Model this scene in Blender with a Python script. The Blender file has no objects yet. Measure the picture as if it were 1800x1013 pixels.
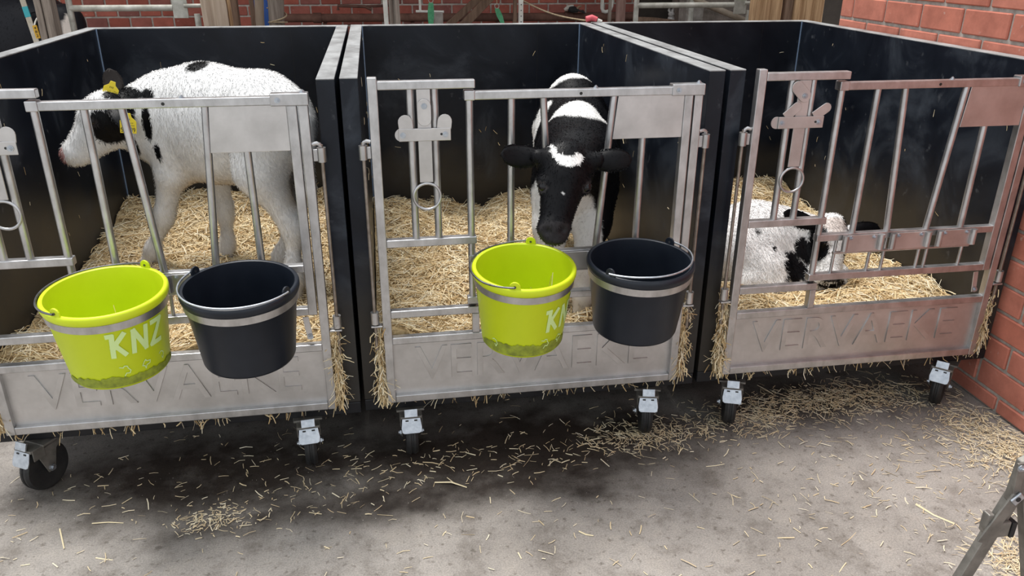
import bpy, bmesh, math, random
import numpy as np
from mathutils import Vector, Matrix

random.seed(7)
rng = np.random.default_rng(11)
scene = bpy.context.scene
C = scene.collection

# ------------------------------------------------------------------ camera
cam_d = bpy.data.cameras.new('camera')
cam_d.sensor_width = 36.0
cam_d.lens = 27.91
cam_d.clip_start = 0.02
cam = bpy.data.objects.new('camera', cam_d)
C.objects.link(cam)
PITCH, ROLL, YAW = 0.4055, 0.0047, 0.167
cs, sn = math.cos(YAW), math.sin(YAW)
def _rot(v):
    return Vector((v[0]*cs + v[1]*sn, -v[0]*sn + v[1]*cs, v[2]))
_fw = _rot((0, math.cos(PITCH), -math.sin(PITCH)))
_up = _rot((0, math.sin(PITCH), math.cos(PITCH)))
_rt = _rot((1, 0, 0))
_r2 = _rt*math.cos(ROLL) + _up*math.sin(ROLL)
_u2 = -_rt*math.sin(ROLL) + _up*math.cos(ROLL)
mw = Matrix.Identity(4)
for i in range(3):
    mw[i][0] = _r2[i]; mw[i][1] = _u2[i]; mw[i][2] = -_fw[i]
mw[0][3], mw[1][3], mw[2][3] = 0.0, 0.0, 1.559
cam.matrix_world = mw
scene.camera = cam

# ------------------------------------------------------------------ light
world = bpy.data.worlds.new('overcast_sky')
scene.world = world
world.use_nodes = True
bg = world.node_tree.nodes['Background']
bg.inputs['Color'].default_value = (0.90, 0.95, 1.0, 1)
bg.inputs['Strength'].default_value = 1.02
sun_d = bpy.data.lights.new('soft_sun', 'SUN')
sun_d.energy = 3.5
sun_d.angle = math.radians(28)
sun_d.color = (1.0, 0.97, 0.93)
sun = bpy.data.objects.new('soft_sun', sun_d)
C.objects.link(sun)
sun.rotation_euler = Vector((0.20, -0.24, -0.95)).to_track_quat('-Z', 'Y').to_euler()
scene.view_settings.view_transform = 'Standard'
scene.view_settings.look = 'None'
scene.view_settings.gamma = 1.0
scene.view_settings.use_curve_mapping = False
scene.view_settings.exposure = 0.2

# ------------------------------------------------------------------ helpers
class MB:
    def __init__(s):
        s.v = []; s.f = []
    def add(s, vs, fs):
        o = len(s.v)
        s.v += [tuple(p) for p in vs]
        s.f += [tuple(i+o for i in f) for f in fs]
        return s
    def box(s, x0, x1, y0, y1, z0, z1):
        return s.add([(x0,y0,z0),(x1,y0,z0),(x1,y1,z0),(x0,y1,z0),(x0,y0,z1),(x1,y0,z1),(x1,y1,z1),(x0,y1,z1)],
                     [(0,3,2,1),(4,5,6,7),(0,1,5,4),(1,2,6,5),(2,3,7,6),(3,0,4,7)])
    def beam(s, p0, p1, w, d, ref=(0,1,0)):
        p0, p1 = Vector(p0), Vector(p1)
        t = (p1-p0).normalized(); r = Vector(ref)
        a = t.cross(r)
        if a.length < 1e-4: a = t.cross(Vector((1,0,0)))
        a.normalize(); b = a.cross(t).normalized()
        vs = []
        for p in (p0, p1):
            for i, j in ((-1,-1),(1,-1),(1,1),(-1,1)):
                vs.append(p + a*(w/2*i) + b*(d/2*j))
        return s.add(vs, [(0,1,2,3),(4,7,6,5),(0,4,5,1),(1,5,6,2),(2,6,7,3),(3,7,4,0)])
    def cyl(s, p0, p1, r0, r1=None, n=14, cap=True):
        r1 = r0 if r1 is None else r1
        return s.tube([p0, p1], [r0, r1], n, cap=cap)
    def tube(s, pts, r, n=8, closed=False, cap=True):
        pts = [Vector(p) for p in pts]; m = len(pts)
        rs = r if isinstance(r, (list, tuple)) else [r]*m
        vs = []; fs = []; pa = None
        for i, p in enumerate(pts):
            if closed: t = pts[(i+1) % m] - pts[i-1]
            else: t = pts[min(i+1, m-1)] - pts[max(i-1, 0)]
            t.normalize()
            if pa is None:
                a = t.cross(Vector((0,0,1)))
                if a.length < 1e-3: a = t.cross(Vector((1,0,0)))
            else: a = pa - t*pa.dot(t)
            a.normalize(); pa = a; b = t.cross(a)
            for k in range(n):
                an = 2*math.pi*k/n
                vs.append(p + (a*math.cos(an) + b*math.sin(an))*rs[i])
        for i in range(m if closed else m-1):
            j = (i+1) % m
            for k in range(n):
                l = (k+1) % n
                fs.append((i*n+k, i*n+l, j*n+l, j*n+k))
        if cap and not closed:
            fs.append(tuple(range(n))[::-1]); fs.append(tuple((m-1)*n+k for k in range(n)))
        return s.add(vs, fs)
    def lathe(s, prof, n=48, c=(0,0,0), cap_first=True, cap_last=True):
        vs = []; fs = []; m = len(prof)
        for r, z in prof:
            for k in range(n):
                a = 2*math.pi*k/n
                vs.append((c[0]+r*math.cos(a), c[1]+r*math.sin(a), c[2]+z))
        for i in range(m-1):
            for k in range(n):
                l = (k+1) % n
                fs.append((i*n+k, i*n+l, (i+1)*n+l, (i+1)*n+k))
        if cap_first: fs.append(tuple(range(n))[::-1])
        if cap_last: fs.append(tuple((m-1)*n+k for k in range(n)))
        return s.add(vs, fs)
    def prism(s, poly, o, ex, ey, th):
        """polygon in the plane o + x*ex + y*ey, extruded by th along ex x ey (both ways half)"""
        o, ex, ey = Vector(o), Vector(ex), Vector(ey); nz = ex.cross(ey).normalized()
        n = len(poly); vs = []
        for sg in (-.5, .5):
            for x, y in poly: vs.append(o + ex*x + ey*y + nz*(th*sg))
        fs = [tuple(range(n))[::-1], tuple(range(n, 2*n))]
        for k in range(n):
            l = (k+1) % n; fs.append((k, l, n+l, n+k))
        return s.add(vs, fs)
    def build(s, name, mat, parent=None, smooth=None, bevel=0, seg=2, label=None):
        me = bpy.data.meshes.new(name)
        me.from_pydata(s.v, [], s.f); me.validate()
        bm = bmesh.new(); bm.from_mesh(me); bmesh.ops.recalc_face_normals(bm, faces=bm.faces); bm.to_mesh(me); bm.free()
        return link(name, me, mat, parent, smooth, bevel, seg, label)

def link(name, me, mat, parent=None, smooth=None, bevel=0, seg=2, label=None):
    for m in (mat if isinstance(mat, (list, tuple)) else [mat]):
        me.materials.append(m)
    if smooth is not None:
        me.polygons.foreach_set('use_smooth', [True]*len(me.polygons))
        me.set_sharp_from_angle(angle=math.radians(smooth))
    o = bpy.data.objects.new(name, me); C.objects.link(o)
    if parent is not None: o.parent = parent
    if bevel:
        b = o.modifiers.new('bevel', 'BEVEL'); b.width = bevel; b.segments = seg; b.limit_method = 'ANGLE'; b.angle_limit = math.radians(40)
    if label: o['label'] = label
    return o
def tag(o, label=None, cat=None, group=None, kind=None):
    if label: o['label'] = label
    if cat: o['category'] = cat
    if group: o['group'] = group
    if kind: o['kind'] = kind
    return o
def empty(name, loc, label=None, cat=None, group=None, rz=0):
    o = bpy.data.objects.new(name, None); C.objects.link(o)
    o.location = loc; o.rotation_euler = (0, 0, rz); o.empty_display_size = .1
    return tag(o, label, cat, group)
def circle_pts(c, r, ax, ay, n=32, a0=0, a1=2*math.pi, end=False):
    c, ax, ay = Vector(c), Vector(ax), Vector(ay)
    m = n if not end else n-1
    return [c + ax*(r*math.cos(a0+(a1-a0)*k/m)) + ay*(r*math.sin(a0+(a1-a0)*k/m)) for k in range(n)]

# ------------------------------------------------------------------ materials
def new_mat(name):
    m = bpy.data.materials.new(name); m.use_nodes = True
    nt = m.node_tree; return m, nt, nt.nodes['Principled BSDF']
def N(nt, typ, **kw):
    n = nt.nodes.new(typ)
    for k, v in kw.items():
        if k in n.inputs: n.inputs[k].default_value = v
        else: setattr(n, k, v)
    return n
def ramp(nt, fac, stops):
    r = N(nt, 'ShaderNodeValToRGB'); e = r.color_ramp.elements
    while len(e) < len(stops): e.new(0.5)
    for k, (p, c) in enumerate(stops):
        e[k].position = p; e[k].color = (*c, 1) if len(c) == 3 else c
    nt.links.new(fac, r.inputs[0]); return r.outputs[0]
def noisy(name, c1, c2, scale=8, rough=.6, metal=0, bump=0, lo=.35, hi=.65, stretch=(1,1,1), rough2=None, detail=6, spec=.5, bump_scale=None, dist=0):
    m, nt, b = new_mat(name)
    tc = N(nt, 'ShaderNodeTexCoord'); mp = N(nt, 'ShaderNodeMapping'); mp.inputs['Scale'].default_value = stretch
    nt.links.new(tc.outputs['Object'], mp.inputs[0])
    nz = N(nt, 'ShaderNodeTexNoise', Scale=scale, Detail=detail, Roughness=.6, Distortion=dist); nt.links.new(mp.outputs[0], nz.inputs['Vector'])
    nt.links.new(ramp(nt, nz.outputs[0], [(lo, c1), (hi, c2)]), b.inputs['Base Color'])
    b.inputs['Roughness'].default_value = rough; b.inputs['Metallic'].default_value = metal
    b.inputs['Specular IOR Level'].default_value = spec
    if rough2 is not None:
        r = N(nt, 'ShaderNodeMapRange'); r.inputs['To Min'].default_value = rough; r.inputs['To Max'].default_value = rough2
        nt.links.new(nz.outputs[0], r.inputs[0]); nt.links.new(r.outputs[0], b.inputs['Roughness'])
    if bump:
        n2 = N(nt, 'ShaderNodeTexNoise', Scale=bump_scale or scale*3, Detail=5); nt.links.new(mp.outputs[0], n2.inputs['Vector'])
        bp = N(nt, 'ShaderNodeBump', Strength=bump, Distance=.01); nt.links.new(n2.outputs[0], bp.inputs['Height']); nt.links.new(bp.outputs[0], b.inputs['Normal'])
    return m
def plain(name, c, rough=.5, metal=0, spec=.5):
    m, nt, b = new_mat(name)
    b.inputs['Base Color'].default_value = (*c, 1); b.inputs['Roughness'].default_value = rough; b.inputs['Metallic'].default_value = metal
    b.inputs['Specular IOR Level'].default_value = spec
    return m
def attr_mat(name, rough=.7, spec=.3, noise=0.0, nscale=60, transl=0):
    m, nt, b = new_mat(name)
    a = N(nt, 'ShaderNodeAttribute', attribute_name='Col')
    nt.links.new(a.outputs['Color'], b.inputs['Base Color'])
    b.inputs['Roughness'].default_value = rough; b.inputs['Specular IOR Level'].default_value = spec
    return m
GALV = noisy('galvanised_steel', (.42,.415,.415), (.60,.595,.60), 22, .28, .92, bump=.02, rough2=.46, stretch=(1,1,.6))
SHEET = noisy('galvanised_sheet', (.48,.465,.455), (.63,.61,.60), 9, .36, .88, bump=.015, rough2=.52, bump_scale=14)
ZINC = noisy('bright_zinc', (.40,.43,.47), (.56,.59,.63), 60, .32, .9, rough2=.45)
STEELDK = noisy('dull_grey_steel', (.15,.142,.128), (.27,.255,.23), 18, .5, .6, bump=.05)
ROD = noisy('brown_tarnished_steel', (.22,.18,.15), (.36,.31,.27), 30, .45, .7)
RUBBER = noisy('black_rubber', (.010,.010,.011), (.022,.021,.020), 30, .6, 0, bump=.1)
CAPM = noisy('dusty_lit_panel_edge', (.17,.17,.17), (.40,.41,.41), 16, .5, 0, bump=.1, stretch=(1,.5,1), lo=.3, hi=.7)  # dust grey, lightened to carry the light reflected off the top faces
FRAMEM = noisy('black_frame_plastic', (.009,.009,.011), (.020,.020,.022), 10, .42, 0, bump=.02, spec=.3)
STRIP = plain('pale_blue_corner_bead', (.22,.31,.46), .4)
def panel_material():
    m, nt, b = new_mat('black_panel_plastic')
    tc = N(nt, 'ShaderNodeTexCoord'); sep = N(nt, 'ShaderNodeSeparateXYZ'); nt.links.new(tc.outputs['Object'], sep.inputs[0])
    n1 = N(nt, 'ShaderNodeTexNoise', Scale=3.2, Detail=7, Roughness=.62, Distortion=.6); nt.links.new(tc.outputs['Object'], n1.inputs['Vector'])
    base = ramp(nt, n1.outputs[0], [(.36, (.005,.0065,.011)), (.54, (.010,.013,.020)), (.74, (.048,.057,.072))])
    n2 = N(nt, 'ShaderNodeTexNoise', Scale=26, Detail=4); nt.links.new(tc.outputs['Object'], n2.inputs['Vector'])
    scr = ramp(nt, n2.outputs[0], [(.66, (0,0,0)), (.80, (1,1,1))])
    mx = N(nt, 'ShaderNodeMix', data_type='RGBA'); nt.links.new(scr, mx.inputs['Factor']); nt.links.new(base, mx.inputs['A']); mx.inputs['B'].default_value = (.07,.075,.085,1)
    # dried dung and straw dust splashed over the lower boards, with an uneven upper edge
    n3 = N(nt, 'ShaderNodeTexNoise', Scale=5, Detail=5); nt.links.new(tc.outputs['Object'], n3.inputs['Vector'])
    ad = N(nt, 'ShaderNodeMath', operation='MULTIPLY_ADD'); nt.links.new(n3.outputs[0], ad.inputs[0]); ad.inputs[1].default_value = -.45; nt.links.new(sep.outputs['Z'], ad.inputs[2])
    mr = N(nt, 'ShaderNodeMapRange'); nt.links.new(ad.outputs[0], mr.inputs[0])
    mr.inputs['From Min'].default_value = .46; mr.inputs['From Max'].default_value = .30; mr.inputs['To Min'].default_value = 0; mr.inputs['To Max'].default_value = .6
    m2 = N(nt, 'ShaderNodeMix', data_type='RGBA'); nt.links.new(mr.outputs[0], m2.inputs['Factor']); nt.links.new(mx.outputs['Result'], m2.inputs['A']); m2.inputs['B'].default_value = (.050,.042,.031,1)
    nt.links.new(m2.outputs['Result'], b.inputs['Base Color'])
    rr = N(nt, 'ShaderNodeMapRange'); nt.links.new(n1.outputs[0], rr.inputs[0]); rr.inputs['To Min'].default_value = .22; rr.inputs['To Max'].default_value = .5
    nt.links.new(rr.outputs[0], b.inputs['Roughness']); b.inputs['Specular IOR Level'].default_value = .25
    return m
PANEL = panel_material()
# ------------------------------------------------------------------ setting: floor
def vnoise(x, y, s, seed):
    r = np.random.default_rng(seed); g = r.random((64, 64))
    xs, ys = x*s, y*s
    xi, yi = np.floor(xs).astype(int), np.floor(ys).astype(int); fx, fy = xs-xi, ys-yi
    fx, fy = fx*fx*(3-2*fx), fy*fy*(3-2*fy)
    a = g[xi % 64, yi % 64]; b = g[(xi+1) % 64, yi % 64]; c = g[xi % 64, (yi+1) % 64]; d = g[(xi+1) % 64, (yi+1) % 64]
    return (a*(1-fx)+b*fx)*(1-fy) + (c*(1-fx)+d*fx)*fy
def fbm(x, y, s, seed, o=4):
    t = 0; a = .5
    for k in range(o): t = t + a*vnoise(x, y, s*2**k, seed+k); a *= .5
    return t/(1-.5**o)

def make_floor():
    m, nt, b = new_mat('worn_concrete')
    tc = N(nt, 'ShaderNodeTexCoord')
    def nz(sc, d=6, ro=.6):
        n = N(nt, 'ShaderNodeTexNoise', Scale=sc, Detail=d, Roughness=ro); nt.links.new(tc.outputs['Object'], n.inputs['Vector']); return n.outputs[0]
    big = ramp(nt, nz(2.2), [(.3, (.235,.216,.198)), (.7, (.375,.35,.325))])
    fine = ramp(nt, nz(210, 5, .75), [(.34, (.66,.66,.66)), (.62, (1.14,1.12,1.10))])
    mu = N(nt, 'ShaderNodeMix', data_type='RGBA', blend_type='MULTIPLY'); mu.inputs['Factor'].default_value = 1; nt.links.new(big, mu.inputs['A']); nt.links.new(fine, mu.inputs['B'])
    mid = ramp(nt, nz(8.5, 7, .7), [(.36, (.70,.68,.66)), (.50, (1,1,1)), (.66, (1.12,1.11,1.09))])
    mu0 = mu; mu = N(nt, 'ShaderNodeMix', data_type='RGBA', blend_type='MULTIPLY'); mu.inputs['Factor'].default_value = 1; nt.links.new(mu0.outputs['Result'], mu.inputs['A']); nt.links.new(mid, mu.inputs['B'])
    spk = ramp(nt, nz(46, 3, .5), [(.30, (.62,.60,.58)), (.40, (1,1,1))])
    mu1 = mu; mu = N(nt, 'ShaderNodeMix', data_type='RGBA', blend_type='MULTIPLY'); mu.inputs['Factor'].default_value = 1; nt.links.new(mu1.outputs['Result'], mu.inputs['A']); nt.links.new(spk, mu.inputs['B'])
    at = N(nt, 'ShaderNodeAttribute', attribute_name='stain_shade')
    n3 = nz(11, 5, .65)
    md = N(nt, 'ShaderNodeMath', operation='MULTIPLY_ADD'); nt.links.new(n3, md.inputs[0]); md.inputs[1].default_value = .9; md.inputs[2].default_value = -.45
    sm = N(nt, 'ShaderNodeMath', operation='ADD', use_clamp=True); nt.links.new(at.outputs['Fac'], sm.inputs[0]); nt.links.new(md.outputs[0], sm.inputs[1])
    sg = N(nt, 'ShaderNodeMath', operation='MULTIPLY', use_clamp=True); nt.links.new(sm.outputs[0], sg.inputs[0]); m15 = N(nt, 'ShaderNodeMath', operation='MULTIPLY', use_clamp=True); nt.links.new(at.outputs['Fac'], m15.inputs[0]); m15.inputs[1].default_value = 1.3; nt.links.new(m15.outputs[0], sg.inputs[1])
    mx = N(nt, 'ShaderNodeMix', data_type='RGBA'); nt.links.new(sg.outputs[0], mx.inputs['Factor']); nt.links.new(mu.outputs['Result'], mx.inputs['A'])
    wet_shade = N(nt, 'ShaderNodeMix', data_type='RGBA', blend_type='MULTIPLY'); wet_shade.inputs['Factor'].default_value = 1; nt.links.new(mu.outputs['Result'], wet_shade.inputs['A']); wet_shade.inputs['B'].default_value = (.125,.105,.095,1); nt.links.new(wet_shade.outputs['Result'], mx.inputs['B'])
    # pale grit
    vo = N(nt, 'ShaderNodeTexVoronoi', Scale=55); nt.links.new(tc.outputs['Object'], vo.inputs['Vector'])
    gr = ramp(nt, vo.outputs['Distance'], [(.045, (1,1,1)), (.075, (0,0,0))])
    gm = N(nt, 'ShaderNodeMath', operation='MULTIPLY'); nt.links.new(gr, gm.inputs[0]); 
    gate_n = ramp(nt, nz(7), [(.5, (0,0,0)), (.6, (1,1,1))]); nt.links.new(gate_n, gm.inputs[1])
    m3 = N(nt, 'ShaderNodeMix', data_type='RGBA'); nt.links.new(gm.outputs[0], m3.inputs['Factor']); nt.links.new(mx.outputs['Result'], m3.inputs['A']); m3.inputs['B'].default_value = (.60,.57,.52,1)
    nt.links.new(m3.outputs['Result'], b.inputs['Base Color'])
    rg = N(nt, 'ShaderNodeMapRange'); nt.links.new(sg.outputs[0], rg.inputs[0]); rg.inputs['To Min'].default_value = .85; rg.inputs['To Max'].default_value = .55
    nt.links.new(rg.outputs[0], b.inputs['Roughness']); b.inputs['Specular IOR Level'].default_value = .35
    bp = N(nt, 'ShaderNodeBump', Strength=.22, Distance=.003); nt.links.new(nz(240, 5, .7), bp.inputs['Height']); nt.links.new(bp.outputs[0], b.inputs['Normal'])
    # fine grid in front, coarse ring around
    xs = np.concatenate([[-9, -5, -3], np.arange(-2.0, 2.16, .025), [2.3, 3, 5, 9]])
    ys = np.concatenate([[-6, -3, -1, .5], np.arange(1.2, 2.9, .025), [3.5, 4.5, 6, 9]])
    X, Y = np.meshgrid(xs, ys, indexing='ij')
    st = np.zeros_like(X)  # damp stains, plus shade painted in before and under the pens
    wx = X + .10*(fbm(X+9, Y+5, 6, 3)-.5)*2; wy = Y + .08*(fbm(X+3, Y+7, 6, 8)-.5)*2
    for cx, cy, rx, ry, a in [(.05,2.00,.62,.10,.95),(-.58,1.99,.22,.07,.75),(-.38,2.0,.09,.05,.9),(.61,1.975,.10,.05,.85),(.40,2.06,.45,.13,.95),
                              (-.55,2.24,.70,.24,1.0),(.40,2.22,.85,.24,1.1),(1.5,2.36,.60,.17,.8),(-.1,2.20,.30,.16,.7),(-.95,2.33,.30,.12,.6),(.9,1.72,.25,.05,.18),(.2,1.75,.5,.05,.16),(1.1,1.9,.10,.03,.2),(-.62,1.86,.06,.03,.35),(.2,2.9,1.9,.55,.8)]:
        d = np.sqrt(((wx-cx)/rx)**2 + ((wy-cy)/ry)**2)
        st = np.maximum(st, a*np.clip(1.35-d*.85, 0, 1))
    nx, ny = X.shape
    V = np.stack([X, Y, np.zeros_like(X)], -1).reshape(-1, 3)
    idx = np.arange(nx*ny).reshape(nx, ny)
    F = np.stack([idx[:-1,:-1], idx[1:,:-1], idx[1:,1:], idx[:-1,1:]], -1).reshape(-1, 4)
    me = bpy.data.meshes.new('floor'); me.from_pydata(V.tolist(), [], F.tolist())
    a = me.attributes.new('stain_shade', 'FLOAT', 'POINT'); a.data.foreach_set('value', st.reshape(-1).astype(np.float32))
    o = link('floor', me, m); tag(o, 'worn grey-brown concrete yard floor with dark damp stains and painted shade at the pens', 'floor', kind='structure')
make_floor()

# ------------------------------------------------------------------ setting: brick walls
def brick_material(name, cols, white=.0):
    m, nt, b = new_mat(name)
    oi = N(nt, 'ShaderNodeObjectInfo'); tc = N(nt, 'ShaderNodeTexCoord')
    geo = N(nt, 'ShaderNodeNewGeometry')
    n = N(nt, 'ShaderNodeTexNoise', Scale=9, Detail=7, Roughness=.65); nt.links.new(geo.outputs['Position'], n.inputs['Vector'])
    c1 = ramp(nt, oi.outputs['Random'], [(k/(len(cols)-1), c) for k, c in enumerate(cols)])
    c2 = ramp(nt, n.outputs[0], [(.3, (.72,.70,.70)), (.55, (1,1,1)), (.8, (1.25,1.22,1.2))])
    mu = N(nt, 'ShaderNodeMix', data_type='RGBA', blend_type='MULTIPLY'); mu.inputs['Factor'].default_value = 1; nt.links.new(c1, mu.inputs['A']); nt.links.new(c2, mu.inputs['B'])
    n2 = N(nt, 'ShaderNodeTexNoise', Scale=38, Detail=5); nt.links.new(geo.outputs['Position'], n2.inputs['Vector'])
    w = ramp(nt, n2.outputs[0], [(.66, (0,0,0)), (.78, (white,)*3)])
    mx = N(nt, 'ShaderNodeMix', data_type='RGBA'); nt.links.new(w, mx.inputs['Factor']); nt.links.new(mu.outputs['Result'], mx.inputs['A']); mx.inputs['B'].default_value = (.62,.52,.46,1)
    nt.links.new(mx.outputs['Result'], b.inputs['Base Color']); b.inputs['Roughness'].default_value = .85; b.inputs['Specular IOR Level'].default_value = .25
    bp = N(nt, 'ShaderNodeBump', Strength=.3, Distance=.004); nt.links.new(n2.outputs[0], bp.inputs['Height']); nt.links.new(bp.outputs[0], b.inputs['Normal'])
    return m
BR_R = brick_material('smooth_orange_red_brick', [(.50,.170,.115), (.55,.200,.142), (.58,.215,.152), (.52,.180,.125)], .5)
BR_B = brick_material('old_dark_red_brick', [(.31,.085,.06), (.41,.115,.08), (.47,.14,.10), (.25,.10,.085), (.43,.125,.09)], .35)
MORT_R = noisy('grey_mortar', (.34,.305,.27), (.52,.475,.42), 30, .95, bump=.3)
MORT_B = noisy('pale_old_mortar', (.34,.29,.25), (.54,.48,.42), 25, .95, bump=.3)

def brick_mesh(name, l, h, d, mat):
    bm = bmesh.new(); bmesh.ops.create_cube(bm, size=1)
    bmesh.ops.scale(bm, vec=(l, d, h), verts=bm.verts)
    bmesh.ops.bevel(bm, geom=[e for e in bm.edges], offset=.004, segments=1, affect='EDGES')
    me = bpy.data.meshes.new(name); bm.to_mesh(me); bm.free(); me.materials.append(mat); return me

# wall on the viewer's right, along the depth direction; face x = 2.152
WX = 2.156
wr = MB().box(WX+.008, WX+.30, .2, 3.615, 0, 2.7).build('wall_right', MORT_R)
tag(wr, 'orange-red brick wall with grey mortar on the right of the pens', 'wall', kind='structure')
bl, bh, jt = .244, .10, .013
meB = {}
def place_bricks(wall, items, matB, limit=300, score=None):
    """items: (cx, cy, cz, length, height, rot) -> first `limit` by score as parts, the rest as one stuff part"""
    items = sorted(items, key=score)
    for cx, cy, cz, l, h, rz in items[:limit]:
        k = (round(l, 3), round(h, 3), matB.name)
        if k not in meB: meB[k] = brick_mesh('brick', l, h, .06, matB)
        o = bpy.data.objects.new('brick', meB[k]); C.objects.link(o); o.parent = wall
        o.location = (cx, cy, cz); o.rotation_euler = (random.uniform(-.006,.006), random.uniform(-.006,.006), rz+random.uniform(-.004,.004))
    rest = items[limit:]
    if rest:
        mb = MB()
        for cx, cy, cz, l, h, rz in rest:
            if abs(rz) > .5: mb.box(cx-.03, cx+.03, cy-l/2, cy+l/2, cz-h/2, cz+h/2)
            else: mb.box(cx-l/2, cx+l/2, cy-.03, cy+.03, cz-h/2, cz+h/2)
        o = mb.build('far_brickwork', matB, wall, bevel=.003, seg=1); o['kind'] = 'stuff'
items = []
for r in range(-1, 26):
    z0 = .065 + r*bh; z1 = z0+bh
    if z1 <= .02: continue
    z0 = max(z0, 0)
    off = (3.511 if r % 2 == 0 else 3.511-bl/2)
    y = off + bl*2
    while y > .3:
        ya, yb = min(y, 3.615), max(y-bl, .2)
        if ya-yb > .03:
            items.append((WX+.03+random.uniform(-.0015,.0015), (ya+yb)/2, (z0+z1)/2, ya-yb-jt, z1-z0-jt, math.pi/2))
        y -= bl
place_bricks(wr, items, BR_R, 300, lambda i: abs(i[1]-2.3) + abs(i[2]-.8)*1.2)
# end face bricks of the wall corner
# wall behind the pens
WY = 6.6
wb = MB().box(-5.5, 8.5, WY+.006, WY+.3, 0, 2.9).build('wall_back', MORT_B)
tag(wb, 'old dark red brick wall at the back behind the pens', 'wall', kind='structure')
items = []
for r in range(0, 38):
    z0 = .005 + r*.076
    x = -5.5 + (0 if r % 2 else .077)
    while x < 8.3:
        l = .155
        items.append((x+l/2, WY+.03+random.uniform(-.002,.002), z0+.038, l-.012, .076-.012, 0)); x += l
place_bricks(wb, items, BR_B, 300, lambda i: abs(i[2]-1.13)*16 + abs(i[0]-.4)*.5 + (60 if i[0] > 5.2 or i[0] < -3 else 0))
# unseen roof added over the rear of the yard to shade the back wall
SHADEROOF = noisy('shade_roof_boards', (.10,.085,.07), (.17,.145,.12), 6, .9, stretch=(1,8,1))
ce = MB().box(-6, 8.5, 4.9, 7.4, 2.9, 3.0).build('shade_roof', SHADEROOF)
tag(ce, 'dark boarded roof over the rear of the barn, unseen, added to shade the back wall', 'shade_roof', kind='structure')
# ------------------------------------------------------------------ calf pens
PW, PT, PD, ZT, ZB = 1.0166, .0493, 1.5755, 1.2305, .172
def text_mesh(txt, size):
    cu = bpy.data.curves.new('lettering', 'FONT'); cu.body = txt; cu.size = size; cu.extrude = .0018; cu.bevel_depth = .0018; cu.bevel_resolution = 1; cu.resolution_u = 4
    o = bpy.data.objects.new('lettering', cu); C.objects.link(o)
    dg = bpy.context.evaluated_depsgraph_get(); ev = o.evaluated_get(dg)
    me = bpy.data.meshes.new_from_object(ev)
    bpy.data.objects.remove(o); bpy.data.curves.remove(cu)
    return me
def fit_text(txt, w, h, name, mat, parent, loc, rot=(math.pi/2,0,0), depth=1.0):
    me = text_mesh(txt, 1.0 if h > .05 else 1.0)
    co = np.zeros(len(me.vertices)*3); me.vertices.foreach_get('co', co); co = co.reshape(-1, 3)
    mn, mx = co.min(0), co.max(0)
    co[:,0] = (co[:,0]-mn[0])/(mx[0]-mn[0])*w; co[:,1] = (co[:,1]-mn[1])/(mx[1]-mn[1])*h; co[:,2] *= depth
    me.vertices.foreach_set('co', co.reshape(-1)); me.name = name; me.materials.clear()
    o = link(name, me, mat, parent); o.location = loc; o.rotation_euler = rot
    return o

def rounded_tab(w, h, n=8):
    """polygon: flat bottom, round top"""
    p = [(-w/2, 0), (w/2, 0)]
    for k in range(n+1):
        a = math.pi*k/n; p.append((w/2*math.cos(a), h-w/2+w/2*math.sin(a)))
    return p

def hexbolt(mb, p, r=.006, d=.006, ax=(0,-1,0)):
    p = Vector(p); a = Vector(ax); mb.cyl(p, p+a*d*.4, r*1.5, n=14); mb.cyl(p+a*d*.4, p+a*d, r, n=6); mb.cyl(p+a*d, p+a*(d*1.4), r*.55, n=8)

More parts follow.
